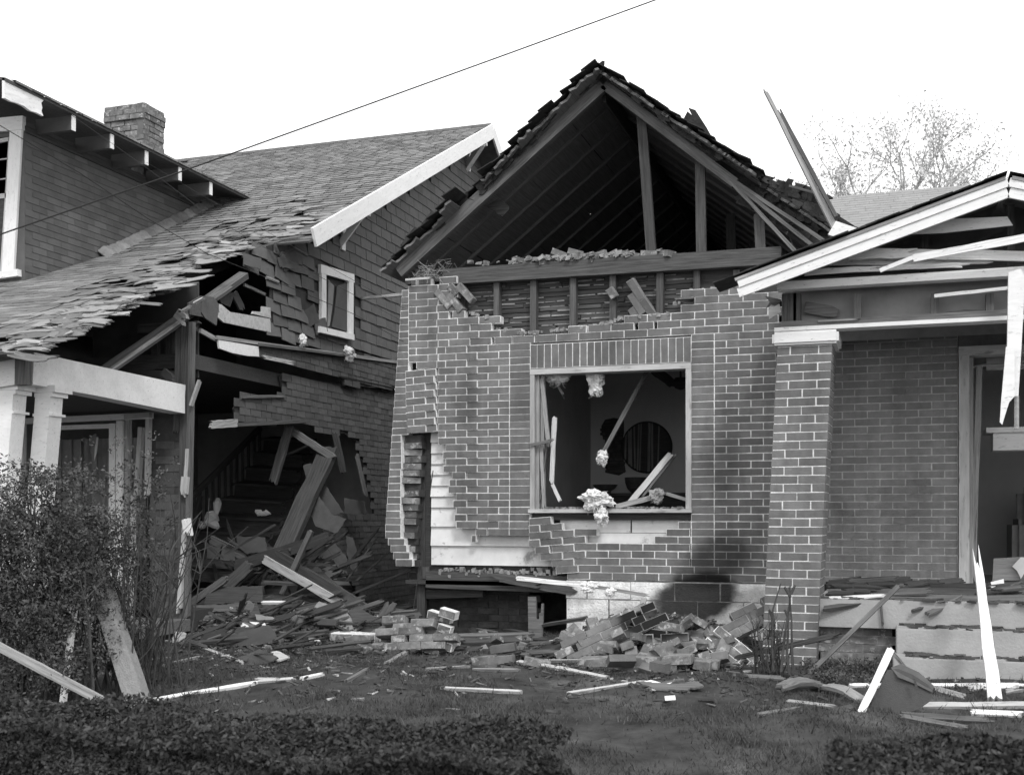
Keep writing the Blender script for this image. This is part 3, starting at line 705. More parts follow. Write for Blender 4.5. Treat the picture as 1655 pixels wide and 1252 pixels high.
lathe('fluted_bowl', (at(1028, 785, 12.95).x, 12.95, tz+.001), [(.0, 0), (.05, 0), (.1, .05), (.125, .12), (.13, .18), (.11, .18), (.08, .08), (0, .04)], 'wood_dark', label='dark fluted bowl on the sideboard under the round mirror', cat='bowl')
lf = thing('ceiling_light', at(1100, 600, 12.2), 'small dark ceiling light in the top right of the room', 'lamp')
p = at(1100, 618, 12.2); lathe('shade', p, [(0, .05), (.06, .05), (.09, 0), (.06, -.06), (0, -.08)], 'wood_black', lf)
b = MB().tube([p+Vector((0, 0, .05)), Vector((p.x, p.y, zc))], .012, 6); b.build('rod', 'metal', lf)
plank('ceiling_strip', at(1058, 598, 12), at(1090, 622, 12.4), .1, .015, 'wood_dark', label='dark torn strip hanging from the room ceiling left of the light', cat='strip')
for i, (a, b_) in enumerate((((835, 934), (960, 947)), ((952, 946), (1046, 962)))):
    stick('long_batten', a, b_, .04 if i == 0 else .03, 'white' if i == 0 else 'wood_pale', ('white front half of the long batten' if i == 0 else 'bare rear half of the long batten')+' lying across the scorched foundation', 'batten', YW-.25, YW-.12)
fluff('insulation_tuft', at(951, 948, YW-.28), (.07, .05, .045), 'cloth', label='larger tuft of fibre caught on the batten before the foundation', cat='insulation')
fluff('insulation_tuft', at(986, 957, YW-.25), (.045, .04, .035), 'cloth', label='smaller tuft of fibre caught on the batten before the foundation', cat='insulation')
stick('prop_board', (1041, 966), (1026, 1012), .05, 'wood_pale', 'short upright board propped against the scorched foundation blocks', Ya=YW-.15, Yb=YW-.3)
sheet('split_plank', [(854, 1036), (853, 964), (866, 964), (867, 1000), (871, 1000), (871, 990), (874, 990), (875, 975), (878, 975), (877, 1036)], YW-.1, .03, 'wood', label='wide split plank standing on end before the crawl space', cat='board')
stick('white_strip', (573, 483), (652, 475), .028, 'white_old', 'thin pale strip bridging the gap between the shingled wall and the brick corner', 'strip', 13.4, 10.5)

# ================================================================== PORCH ON THE RIGHT
YP, YB, YF = 9.17, 10.64, 9.25
pc = thing('porch', (.8, 9.6, .17), 'front porch with brick pillar, white cap and battered white gable, right of the big window', 'porch')
cells = []; S = .415; z0p = .10; ztp = at(1300, 558, YP).z
nr = int((ztp-z0p)/PITZ); lean = .125
xp0 = at(1231, 1085, YP).x; pil = None
for r_ in range(nr):
    z = z0p+PITZ*(r_+.5); f = (z-z0p)/(ztp-z0p); x0 = xp0+lean*f
    C_ = Matrix.Translation((x0+S/2, YP+S/2, z)) @ Matrix.Rotation(math.radians(-1.5), 4, 'Z')
    for s in range(4):
        Q = C_ @ Matrix.Rotation(s*math.pi/2, 4, 'Z'); A = (r_+s) % 2 == 0
        row = [(-.1057, .2035), (.1057, .2035)] if A else [(0, .203)]
        for xx, L in row: cells.append((Q @ Matrix.Translation((xx, -S/2, 0)), L, BH, .095))
def facing(i): n = cells[i][0].to_3x3() @ Vector((0, -1, 0)); return 0 if (n.y < -.5 or n.x > .5) else 1
core = MB()
for (za, zb_) in ((z0p, ztp),):
    c0 = Vector((xp0+S/2, YP+S/2, za)); c1 = Vector((xp0+S/2+lean, YP+S/2, zb_)); w_ = S/2-.0040
    ca_, sa_ = math.cos(math.radians(-1.5)), math.sin(math.radians(-1.5)); vs = [c+Vector((a*ca_-b_*sa_, a*sa_+b_*ca_, 0)) for c in (c0, c1) for b_ in (-w_, w_) for a in (-w_, w_)]; core.add(vs, BF)
pil = masonry(pc, cells, limit=300, mortar_name='pillar', key=facing, mortar=core.build)
cz = at(1300, 557, YP).z
cap = MB(); cpx = xp0+lean+S/2
def bevel_box(name, lo, hi, bv, m, parent, Mx=None, **k):
    import bmesh
    b = bmesh.new(); x0, y0, z0 = lo; x1, y1, z1 = hi
    r_ = bmesh.ops.create_cube(b, size=1); 
    for v in b.verts: v.co = Vector(((x0+x1)/2+v.co.x*(x1-x0), (y0+y1)/2+v.co.y*(y1-y0), (z0+z1)/2+v.co.z*(z1-z0)))
    bmesh.ops.bevel(b, geom=list(b.edges), offset=bv, segments=2, affect='EDGES')
    me = bpy.data.meshes.new(name); b.to_mesh(me); b.free(); me.materials.append(M[m]); return link(name, me, parent, Mx, **k)
bevel_box('pillar_cap', (cpx-.25, YP-.04, cz), (cpx+.25, YP+S+.04, cz+.105), .018, 'white', pc)
# floor slab, steps, brick base
def tz_(u, v, Y): return at(u, v, Y).z
zf = tz_(1500, 972, YF)
b = MB().box((xp0+S+.0, YF, zf-.21), (4.2, YB+.02, zf), j=.004); b.build('floor_slab', 'concrete', pc)
cells = []
for r_ in range(6):
    z = zf-.215-PITZ*(r_+.5); x = xp0+S+.02+(PITX/2 if r_ % 2 else 0)
    while x < at(1465, 1050, YF).x: cells.append((Matrix.Translation((x, YF+.09, z)), BL, BH, .095)); x += PITX
masonry(pc, cells, m='brick_broken', mm='mortar_dull', limit=100, mortar_name='base_wall', jitter=.004)
for i, (Y0, ul, v1) in enumerate(((YF-.28, 1448, 1018), (YF-.56, 1443, 1066))):
    zt_ = tz_(1550, v1, Y0); x0 = at(ul, v1, Y0).x
    bevel_box('step', (x0, Y0, .02), (4.2, YF+.02*i+.01 if i == 0 else YF-.281, zt_), .008, 'concrete', pc)
b = MB()
for _ in range(520):
    Y0, v1 = random.choice(((YF-.14, 0), (YF-.42, 1), (YF+.1, 2)))
    zt_ = (tz_(1550, 1018, YF-.28), tz_(1550, 1066, YF-.56), zf)[v1]; s = R(.005, .022)
    p = Vector((R(.06 if v1 < 2 else -.6, 3), Y0+R(-.13, .13), zt_+.004)); b.box((p.x-s*2, p.y-s, p.z-s*.3), (p.x+s*2, p.y+s, p.z+s*.5), j=s*.5)
b.build('step_litter', 'wood_dark', pc, kind='stuff')
# gable roof of the porch
YG = 8.80
A = at(1193, 466, YG); T = at(1630, 303, YG); pg = (T.z-A.z)/(T.x-A.x)
proof = link('gable_roof', None, pc, Matrix.Translation(T))
ang = math.atan(pg)
for s in (-1, 1):
    L = math.hypot(T.x-A.x, T.z-A.z); q = Vector((T.x+s*(T.x-A.x), YG, A.z))
    for (o, w_, yy) in ((.036, .062, -.012), (-.034, .070, .0)):
        up = Vector((-s*math.sin(ang)*-1*0, 0, 1))*o
        beam('fascia', T+up+Vector((s*.004, yy, 0)), q+up+Vector((0, yy, 0)), w_, .025, 'white', proof)
    nn = Vector((s*math.sin(ang), 0, math.cos(ang)))
    o = nn*.085
    e_ = T.lerp(q, .84); beam('roof_deck', T+o+Vector((0, 1.35, -.006)), e_+o+Vector((0, 1.35, -.006)), 2.74, .022, 'wood_pale', proof, n=nn)
    beam('eave_deck', e_+o+Vector((0, .16, -.006)), q+o+Vector((0, .16, -.006)), .36, .022, 'wood_pale', proof, n=nn)
    k = 0; t = 0.
    while t < L+.04:
        k_ = 0; 
        c_ = T+(q-T).normalized()*(t+.06)+nn*.10; yy = YG-.05
        b = MB().box((-.07, -.03, -.003), (.07, 2.72, .004+R(0, .006)), j=.003)
        Mx = frame(c_, c_+(q-T).normalized(), nn); b = MB().box((-.08, -2.7 if t < L*.82 else -.34, -.002), (.08, .04+R(-.02, .02), .006), j=.004)
        Mf = Matrix.Translation(c_) @ Matrix(((s*math.cos(ang), 0, s*math.sin(ang), 0), (0, -1, 0, 0), (-math.sin(ang), 0, math.cos(ang)*1, 0), (0, 0, 0, 1)))
        b.build('roof_shingle', 'roof_black', proof, Mf); t += .125
# gable face behind the fascia: framing and torn boards
Y9 = 9.18
def pb_(nm, a, b_, w_, m='white', Y=Y9, Y2=None, **k): return plank(nm, at(*a, Y), at(*b_, Y if Y2 is None else Y2), w_, .022, m, pc, **k)
sheet('gable_boarding', [(1262, 462), (1630, 318), (1900, 400), (1900, 462)], Y9+.3, .03, 'tab_up', pc)
sheet('gable_board', [(1468, 378), (1505, 355), (1628, 350), (1637, 364), (1600, 368), (1525, 376)], Y9-.14, .02, 'white', pc)
pb_('gable_board', (1372, 412), (1475, 409), .07, bend=.02, Y=Y9-.14); pb_('gable_board', (1388, 408), (1700, 415), .072, Y=Y9-.1)
pb_('gable_board', (1340, 422), (1600, 419), .06, Y=Y9-.05); pb_('gable_board', (1300, 441), (1420, 434), .04, Y=Y9-.12, bend=.03)
pb_('gable_board', (1420, 434), (1560, 428), .035, Y=Y9-.08, bend=.02)
pb_('bent_batten', (1422, 437), (1480, 414), .03, Y=Y9-.28); pb_('bent_batten', (1476, 417), (1720, 372), .055, Y=Y9-.28)
beam('gable_post', at(1492, 450, Y9+.12), at(1495, 370, Y9+.12), .05, .05, 'wood_dark', pc)
beam('gable_post', at(1634, 450, Y9+.12), at(1634, 330, Y9+.12), .05, .05, 'wood_dark', pc)
pb_('gable_brace', (1560, 400), (1628, 368), .02, 'wood_dark', Y=Y9+.2)
za, zb2 = at(1258, 466, Y9), at(1640, 458, Y9)
plank('porch_beam', Vector((za.x, Y9-.1, za.z)), Vector((4.2, Y9-.1, za.z)), .063, .12, 'white', pc)
zb3 = at(1300, 530, Y9).z
MB().box((at(1262, 0, Y9).x, Y9+.0, zb3+.012), (4.2, Y9+.12, zb3+.06)).build('lower_beam', 'wood', pc)
MB().box((at(1252, 0, Y9).x, Y9-.03, zb3-.02), (4.2, Y9+.13, zb3+.010)).build('beam_trim', 'white', pc)
for uu in (1275, 1288, 1386, 1511, 1600): beam('beam_stud', at(uu, 474, Y9+.02), at(uu, 519, Y9+.02), .055 if uu > 1280 else .11, .09, 'wood_dark' if uu < 1290 else 'wood', pc)
MB().box((at(1262, 0, Y9).x, Y9+.15, zb3), (4.2, Y9+.17, za.z)).build('beam_lining', 'room', pc)
sheet('torn_lining', [(1302, 487), (1345, 494), (1356, 500), (1352, 512), (1335, 512), (1300, 505)], Y9+.1, .01, 'wood', pc)
sheet('torn_lining', [(1518, 506), (1560, 500), (1632, 503), (1632, 516), (1516, 516)], Y9+.1, .01, 'wood', pc)
pb_('loose_strip', (1510, 478), (1640, 464), .025, Y=Y9-.06); pb_('loose_strip', (1322, 519), (1382, 516), .012, 'wood_pale', Y=Y9-.02)
sheet('soffit_scrap', [(1242, 500), (1260, 491), (1262, 504), (1243, 516)], YP+.35, .015, 'white_old', pc)
sheet('soffit_scrap', [(1236, 478), (1262, 484), (1258, 496), (1246, 492), (1238, 498), (1244, 488)], YP+.4, .015, 'wood_dark', pc)
MB().box((at(1258, 0, Y9).x, Y9+.18, zb3+.40), (4.2, YB-.02, zb3+.42)).build('porch_ceiling', 'wood', pc)
hp = thing('hanging_post', at(1632, 440, 8.9), 'broken white post dangling from the porch beam at the right edge', 'post')
sheet('upper_board', [(1630, 440), (1650, 434), (1657, 450), (1651, 560), (1646, 640), (1630, 640), (1626, 610), (1628, 560)], 8.92, .05, 'white', hp)
sheet('lower_splinter', [(1626, 560), (1640, 560), (1640, 640), (1631, 650), (1624, 672), (1620, 686), (1616, 682), (1618, 650)], 8.88, .025, 'white', hp)
b = MB().tube([at(1643, 640, 8.93), at(1643, 693, 8.93)], .018, 6); b.build('rod', 'wood_pale', hp)

# ================================================================== THE WING BEHIND THE PORCH
wg = thing('brick_house_wing', (1, YB, .17), 'brick wall with a wrecked doorway behind the porch, under a plain grey roof', 'house')
dx0 = at(1549, 800, YB).x; cells = []
zr = tz_(1450, 938, YB)-.04; r_ = 0
while True:
    z = zr+PITZ*(r_+.5)
    if z > H+1.95: break
    x = dx0-.004; first = PITX if r_ % 2 else PITX/2
    while x > -.72:
        s = max(-.74, x-first); cells.append((Matrix.Translation(((x+s)/2, YB, z)), x-s-JT, BH, .095)); x = s; first = PITX
    r_ += 1
masonry(wg, cells, m='brick_porch', limit=300, mortar_name='porch_wall', mm='mortar_porch', key=lambda i: cells[i][0].translation.z)
b = MB(); bx(b, 2.3, 5.5, YB, YB+.15, .1, 3.1); bx(b, dx0, 2.3, YB, YB+.15, tz_(1600, 560, YB), 3.1); bx(b, -.72, dx0, YB+.098, YB+.2, .2, 3.1); b.build('wall_body', 'brick', wg)
dt = tz_(1552, 572, YB); dbm = zf
beam('door_jamb', Vector((dx0+.045, YB-.03, dbm)), Vector((dx0+.045, YB-.03, dt)), .085, .16, 'white_old', wg)
beam('door_jamb', Vector((dx0+.105, YB-.0, dbm)), Vector((dx0+.105, YB-.0, dt-.03)), .03, .14, 'wood_pale', wg)
beam('door_head', Vector((dx0, YB-.032, dt+.02)), Vector((2.35, YB-.032, dt+.02)), .08, .17, 'white_old', wg)
plank('broken_jamb', at(1583, 592, YB+.1), at(1572, 938, YB+.05), .05, .03, 'wood_pale', wg)
r_y = YB+3.4
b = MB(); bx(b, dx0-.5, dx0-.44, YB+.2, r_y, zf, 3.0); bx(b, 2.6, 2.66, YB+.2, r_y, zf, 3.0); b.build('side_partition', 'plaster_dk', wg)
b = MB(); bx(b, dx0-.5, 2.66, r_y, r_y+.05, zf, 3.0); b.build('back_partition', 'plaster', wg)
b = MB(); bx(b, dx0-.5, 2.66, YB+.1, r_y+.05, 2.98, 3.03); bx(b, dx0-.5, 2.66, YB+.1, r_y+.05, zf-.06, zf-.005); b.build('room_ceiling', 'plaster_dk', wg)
# grey roof behind
ry_, rz_ = 16., tz_(1600, 299, 16.)
b = MB(); ey_, ez_ = 10.5, 2.95
zr_ = lambda y: ez_+(rz_-ez_)*(y-ey_)/(ry_-ey_)
b.add([(-1.3, ey_, ez_), (7, ey_, ez_), (7, ry_, rz_), (-1.9, ry_, rz_), (-1.3, ey_, ez_-.1), (7, ey_, ez_-.1), (7, ry_, rz_-.1), (-1.9, ry_, rz_-.1), ], [(0, 1, 2, 3), (7, 6, 5, 4), (0, 4, 5, 1), (3, 7, 4, 0), (1, 5, 6, 2), (2, 6, 7, 3)])
b.build('roof', 'roof_grey', wg)
b = MB(); i = 0; y = ey_
while y < ry_:
    x = -1.1+R(0, .3)-(y-ey_)*.12
    while x < 6: b.add([(x, y, zr_(y)+.008), (x+.29, y, zr_(y)+.008), (x+.29, y+.14, zr_(y+.14)+.003), (x, y+.14, zr_(y+.14)+.003), (x, y, zr_(y)), (x+.29, y, zr_(y))], [(0, 1, 2, 3), (4, 5, 1, 0)]); x += .3
    y += .13
b.build('roof_shingle', 'roof_grey', wg, kind='stuff')
b = MB(); bx(b, -.7, 6.8, YB+.2, YB+6, 3.04, 3.1); b.build('attic_floor', 'wood_black', wg)
b = MB(); b.poly([Vector((-.72, YB+.3, 2.9)), Vector((-.72, 16, 2.9)), Vector((-.72, 16, rz_-.1))], (1, 0, 0), .05); b.build('side_gable', 'wood_black', wg)
# inside the doorway
sh_ = thing('white_shelf', at(1625, 730, YB+.5), 'white moulded shelf hanging in the doorway behind the dangling post', 'shelf')
p0 = at(1592, 700, YB+.5); b = MB().box((p0.x, YB+.35, p0.z-.005), (p0.x+.9, YB+.7, p0.z+.04)); b.build('top', 'white', sh_)
b = MB().box((p0.x+.06, YB+.4, p0.z-.16), (p0.x+.86, YB+.68, p0.z-.006)); b.build('box', 'white', sh_)
rod = thing('curtain_rod', at(1570, 592, YB+.3), 'bent curtain rod with bracket in the top of the doorway', 'curtain rod')
b = MB().tube([at(1566, 594, YB+.3), at(1590, 590, YB+.3), at(1700, 588, YB+.3)], .012, 6); b.build('rod', 'white_old', rod)
b = MB().box((-.14, 0, -.05), (.4, .03, .06)); b.build('valance_box', 'white_old', rod, Matrix.Translation(at(1622, 588, YB+.32)))
ar = thing('armchair', (at(1650, 895, 12.6).x, 12.6, zf), 'dark armchair just inside the doorway at the right edge', 'armchair')
ax = at(1632, 860, 12.6).x; az = zf
bevel_box('seat', (ax+.12, 12.35, az+.15), (ax+.75, 12.95, az+.45), .05, 'curtain', ar); bevel_box('backrest', (ax+.1, 12.9, az+.3), (ax+.78, 13.1, az+.95), .07, 'curtain', ar)
for k_ in (0, .66): bevel_box('arm', (ax+k_, 12.3, az+.1), (ax+k_+.15, 13.0, az+.62), .06, 'curtain', ar)
sheet('pale_board', [(1606, 902), (1700, 897), (1700, 936), (1604, 938)], YB+.25, .03, 'wood_pale', label='pale board standing on edge in the doorway under the armchair', cat='board')
sheet('white_scrap', [(1636, 915), (1650, 900), (1700, 905), (1700, 940), (1650, 935), (1644, 922)], YB+.2, .02, 'paper', label='torn white scrap before the pale board in the doorway', cat='scrap')
# ================================================================== THE SHINGLED HOUSE ON THE LEFT
XS, XR_ = -6.3, -5.9
lh = thing('shingled_house', (-8.5, 9.3, .1), 'two-storey shingled house with torn roof edge and a great hole in its side wall', 'house')
def rfz(y): return H+2.96+.53*(y-10.93) if y > 10.93 else H+1.21+.424*(y-6.80)
TORN = [(-900, 760), (0, 585), (60, 562), (130, 522), (224, 484), (290, 458), (289, 446), (338, 417), (387, 406), (453, 388), (500, 356), (506, 384), (800, 198)]
def torn_v(u): return float(np.interp(u, [t[0] for t in TORN], [t[1] for t in TORN]))
def roof_ok(x, y):
    u, v = proj((x, y, rfz(y)))
    return (v < torn_v(u) if u < 500 else True), u, v
mroof = link('roof', None, lh, Matrix.Translation((-9, 11, 4.5)))
yr = 16.64; rows = []; y = 6.86
def warp(x, y, z, u, v):
    e = torn_v(u)-v if u < 505 else 99
    k = max(0, 1-e/70); k *= min(1, max(.15, .75+.9*math.sin(x*3.1+1.3*math.sin(y*2.3))*math.sin(y*2.7+x)))
    return z+.02*math.sin(x*5+y*3)*k+.015*math.sin(y*9)*k-.03*k*k, k
cand = []; SL = .135
while y < yr:
    p = .53 if y > 10.93 else .424; cs_ = 1/math.sqrt(1+p*p); dy = SL*cs_
    x = XR_+.02-R(0, .12)
    while x > -16.5:
        wd = R(.20, .26); ok, u, v = roof_ok(x-wd/2, y+dy*.5)
        if ok and u > -260 and not (x < -8.6 and y > 9.9 and (u < 300 and v < 430 and x < -9.3)):
            zz, k = warp(x, y, rfz(y), u, v); cand.append((x-wd/2, y, zz, wd, p, k, u, v))
        x -= wd+.006
    y += dy
cand.sort(key=lambda c: (c[0]**2+c[1]**2) if -10 < c[6] < 1655 else 1e9)
SHM = {}
def shingle_mesh(w, L, m, th=.007):
    key = (round(w, 2), L, m)
    if key not in SHM:
        SHM[key] = []
        for _ in range(3):
            b = MB(); j = lambda s=.006: R(-s, s)
            b.add([(-w/2+j(.002), 0+j(), th), (w/2+j(.002), 0+j(), th), (w/2, L, .001), (-w/2, L, .001), (-w/2, 0, 0), (w/2, 0, 0)], [(0, 1, 2, 3), (4, 5, 1, 0), (0, 3, 4), (1, 5, 2)])
            SHM[key].append(b.mesh('roof_shingle', m))
    return random.choice(SHM[key])
rest = MB()
for i, (x, y, z, wd, p, k, u, v) in enumerate(cand):
    if k > .3 and (R(0, 1) < .10*k or math.sin(x*4.3+y*1.9)*math.sin(y*5.1-x*2) > .72): continue
    t = math.atan(p)+R(-.01, .01)+(R(-.35, .10)*k if R(0, 1) < .6*k else 0)
    Mx = Matrix.Translation((x, y, z+.014+R(0, .02)*k)) @ Matrix.Rotation(R(-.03, .03)+R(-.25, .25)*k, 4, 'Z') @ Matrix.Rotation(t, 4, 'X') @ Matrix.Rotation(R(-.1, .1)*k, 4, 'Y')
    if i < 300: link('roof_shingle', shingle_mesh(wd, .19, 'roof'), mroof, Mx)
    else:
        w = wd; w -= .008; rest.add([(-w/2, R(-.006, .006), .013), (w/2, R(-.006, .006), .013), (w/2, .16, .001), (-w/2, .16, .001), (-w/2, 0, 0), (w/2, 0, 0)], [(0, 1, 2, 3), (4, 5, 1, 0)], Mx)
rest.build('roof_shingle_rest', 'roof', mroof, kind='stuff')
# deck boards, each broken off where the covering is torn
y = 6.84; nb = 0
while y < yr:
    p = .53 if y > 10.93 else .424; cs_ = 1/math.sqrt(1+p*p); dy = .15*cs_; x = XR_
    while x > -12 and not roof_ok(x, y+dy/2)[0]: x -= .02
    x1 = x+R(-.1, .06) if x < XR_-.01 else XR_
    nn = Vector((0, -p, 1)).normalized(); z = rfz(y+dy/2)-.012
    plank('deck_board', (-16.5, y+dy/2, z), (x1, y+dy/2, z), .14, .022, 'wood_dark' if nb % 3 else 'wood', mroof, n=nn, jag=(0, .06 if x < XR_-.01 else 0)); y += dy; nb += 1
b = MB(); b.add([(-16.5, yr, rfz(yr)+.02), (XR_, yr, rfz(yr)+.02), (XR_, 21, rfz(yr)-2.3), (-16.5, 21, rfz(yr)-2.3), (-16.5, yr, rfz(yr)-.05), (XR_, yr, rfz(yr)-.05), (XR_, 21, rfz(yr)-2.37), (-16.5, 21, rfz(yr)-2.37)], [(0, 1, 2, 3), (7, 6, 5, 4), (1, 5, 6, 2)]); b.build('rear_slope', 'roof', mroof)
b = MB(); b.box((-16.5, yr-.06, rfz(yr)-.01), (XR_, yr+.06, rfz(yr)+.03)); b.build('ridge_cap', 'roof', mroof)
for i in range(9):
    x = XS-.12-i*.55; y0 = 7.3; y1 = 10.9
    if i: beam('rafter', Vector((x, y0, rfz(y0)-.11)), Vector((x, y1, rfz(y1)-.11)), .05, .13, 'wood_dark', mroof, n=(0, 0, 1))
    beam('rafter', Vector((x, y1, rfz(y1)-.11)), Vector((x, yr, rfz(yr)-.11)), .05, .13, 'wood_dark', mroof, n=(0, 0, 1))
# torn shreds along the edge
for i in range(150):
    u = R(0, 500); v = torn_v(u)-R(-6, 30); y = 8
    r_ = ray(u, v); t = (1.21-.424*6.8)/(r_.z-.424*r_.y); y = r_.y*t
    if y > 10.93: t = (2.96-.53*10.93)/(r_.z-.53*r_.y); y = r_.y*t
    p = Vector((r_.x*t, y, rfz(y)+.05)); L = R(.12, .4); a = R(-.5, .25)
    q = p+Vector((L*math.cos(a), L*math.sin(a)*.3, L*R(-.14, .06)))
    plank('torn_strip', p, q, R(.03, .09), .006, random.choice(['roof', 'roof_grey', 'roof_grey', 'wood', 'wood_pale']), mroof, n=(R(-.3, .3), -.7, 1), jag=(.03, .05), bend=R(-.02, .02))
# bargeboards and brackets
bp0, bp1 = atX(795, 212, XR_), atX(505, 384, XR_)
bp0.x += .03; bp1.x += .03; beam('bargeboard', bp0, bp1, .20, .03, 'white', mroof, n=(1, 0, 0))
beam('bargeboard', bp0, atX(815, 264, XR_), .17, .03, 'white', mroof, n=(1, 0, 0))
def bracket(t0, b0, blk):
    k = link('roof_bracket', None, lh, Matrix.Translation(atX(*t0, XR_-.04)))
    P0 = atX(*t0, XR_-.05); Q0 = atX(*b0, XS-.01); Wt = Vector((XS, Q0.y, P0.z))
    beam('brace', P0, Q0, .09, .07, 'white', k, n=(1, 0, .6)); beam('arm', Vector((XR_-.03, P0.y, P0.z+.03)), Vector((XS, P0.y, P0.z+.03)), .08, .08, 'white', k, n=(0, -1, 0))
    beam('wall_leg', Q0+Vector((.04, 0, -.02)), Vector((XS+.04, Q0.y, P0.z)), .09, .06, 'white', k, n=(1, 0, 0))
bracket((592, 346), (551, 402), 0); bracket((783, 233), (755, 275), 0)
# gable wall ---------------------------------------------------------------
U1 = [(792, 224), (505, 398), (452, 392), (398, 406), (393, 416), (410, 424), (440, 452), (437, 480), (441, 498), (438, 536), (484, 545), (500, 556), (560, 570), (645, 585), (810, 608), (812, 250)]
C1 = [(452, 606), (555, 622), (643, 630), (810, 655), (810, 1030), (604, 992), (588, 975), (560, 930), (545, 880), (520, 848), (520, 836), (605, 833), (590, 762), (575, 712), (556, 700), (520, 696), (505, 690), (490, 682), (386, 687), (378, 660), (392, 640), (460, 641)]
BT = [(415, 559), (643, 584), (810, 606), (810, 660), (643, 632), (640, 626), (556, 623), (552, 607), (520, 598), (490, 591), (422, 573)]
sheet('gable_sheathing', U1, None, .02, 'felt', lh, X=XS-.012); sheet('lower_sheathing', C1, None, .02, 'felt', lh, X=XS-.012); sheet('belt_sheathing', BT, None, .02, 'tar', lh, X=XS+.05)
WINP = [(517, 428), (575, 446), (575, 546), (517, 530)]
def tiles(name, mask, mname, w, h, X_, y0, y1, z0, z1, par, limit, off=.5, th=.006, hole=None, jit=.01, rag=0):
    c = []; r_ = 0; z = z0
    while z < z1:
        y = y0+(w*off if r_ % 2 else 0)
        while y < y1:
            u, v = proj((X_, y+w/2, z+h/2))
            if inside((u, v), mask) and not (hole and inside((u, v), hole)): c.append((y, z, u, v))
            y += w
        z += h; r_ += 1
    c.sort(key=lambda a: a[0] if a[2] < (668 if X_ > -7 else 2000) else 99)
    ms = []
    for _ in range(4):
        b = MB(); j = lambda: R(-jit*.25, jit*.25)
        b.add([(th, .002, j()), (th, w-.009, j()), (.001, w-.009, h+.012), (.001, .002, h+.012), (-.002, .002, 0), (-.002, w-.009, 0)], [(0, 1, 2, 3), (4, 5, 1, 0), (0, 3, 4), (1, 5, 2)]); ms.append(b.mesh(name, mname))
    rs = MB(); q = 0
    for (y, z, u, v) in c:
        k = 1 if (rag and u < rag) else 0
        if k and R(0, 1) < .10: continue
        Mx = Matrix.Translation((X_+R(0, .003)+k*R(0, .02), y, z-k*R(0, .03))) @ Matrix.Rotation(R(-.012, .012)+k*R(-.14, .08), 4, 'X') @ Matrix.Rotation(k*R(-.14, .03), 4, 'Y')
        if q < limit: link(name, random.choice(ms), par, Mx)
        else: rs.add([(th, .002, 0), (th, w-.004, 0), (.001, w-.004, h+.012), (.001, .002, h+.012), (-.002, .002, 0), (-.002, w-.004, 0)], [(0, 1, 2, 3), (4, 5, 1, 0)], Mx)
        q += 1
    if rs.v: rs.build(name+'_rest', mname, par, kind='stuff')
gw = link('gable_wall', None, lh, Matrix.Translation((XS, 12, 3.5)))
tiles('wall_shingle', U1, 'wshing', .30, .128, XS, 9.9, 17.6, 2.6, 7.4, gw, 300, hole=WINP, rag=500, th=.012, jit=.02)
lw = link('lower_wall', None, lh, Matrix.Translation((XS, 12, 1.5)))
tiles('siding_tab', C1, 'tab', .21, .072, XS, 9.3, 16.5, -.1, 3.3, lw, 300, jit=.01)
tiles('belt_tab', BT, 'tab', .21, .072, XS+.062, 9.3, 16.5, 1.8, 3.6, lw, 100)
for (a, b_) in (((486, 592), (553, 607)), ((660, 628), (640, 626))): pass
# edges of the hanging sheets
def px_(nm, a, b_, w_, m, X_=XS+.03, X2=None, par=lw, t=.025, n=(1, -.3, 0), **k): return plank(nm, atX(*a, X_), atX(*b_, X_ if X2 is None else X2), w_, t, m, par, n=n, **k)
px_('ledge_board', (352, 545), (643, 585), .035, 'wood_pale', XS+.09); px_('ledge_board', (420, 556), (575, 576), .03, 'wood', XS+.11)
sheet('white_board', [(353, 549), (418, 560), (419, 576), (400, 575), (375, 570), (355, 563)], None, .02, 'white', lw, X=XS+.085)
px_('torn_strip', (428, 577), (475, 587), .04, 'white_old', XS+.10, jag=(.05, .06)); px_('torn_strip', (390, 575), (373, 569), .02, 'wood')
sheet('white_board', [(353, 491), (358, 492), (372, 504), (437, 515), (438, 537), (400, 529), (362, 521), (351, 512), (355, 505)], None, .02, 'white_old', gw, X=XS+.02)
sheet('white_board', [(408, 507), (410, 503), (424, 504), (424, 495), (437, 497), (438, 514)], None, .02, 'white_old', gw, X=XS+.025)
sheet('torn_felt', [(328, 478), (345, 480), (354, 492), (352, 510), (350, 526), (332, 514), (326, 505)], None, .02, 'wshing', gw, X=XS+.03)
sheet('torn_felt', [(305, 490), (326, 478), (328, 512), (307, 508)], None, .02, 'wood_dark', gw, X=XS+.02)
sheet('torn_felt', [(348, 470), (380, 473), (372, 496), (358, 490)], None, .02, 'tar', gw, X=XS-.1)
px_('splintered_board', (325, 534), (350, 548), .045, 'wood_pale', XS+.02, par=gw); px_('splintered_board', (380, 474), (393, 500), .08, 'tar', XS-.1, par=gw)
px_('splintered_board', (396, 460), (430, 476), .03, 'wood', XS+.03, par=gw); px_('splintered_board', (432, 448), (452, 456), .03, 'wood_pale', XS+.03, par=gw)
px_('splintered_board', (343, 686), (385, 683), .075, 'wood_pale', XS+.12, X2=XS+.03, jag=(.04, 0)); px_('sheet_edge', (385, 686), (495, 680), .04, 'wood_dark', XS+.04)
px_('sheet_edge', (393, 641), (460, 640), .03, 'wood', XS+.03); px_('sheet_edge', (548, 607), (643, 628), .012, 'wood_black', XS+.075)
for i in range(7):                                       # loose shingles round the wound
    u = R(395, 520); v = R(398, 545)
    if not inside((u, v), U1): continue
    px_('wall_shingle', (u, v), (u+R(-6, 10), v+R(14, 30)), R(.2, .3), 'wshing', XS+.03+R(0, .05), par=gw, t=.008, n=(1, R(-.4, .2), R(-.1, .2)), jag=(.004, .006))
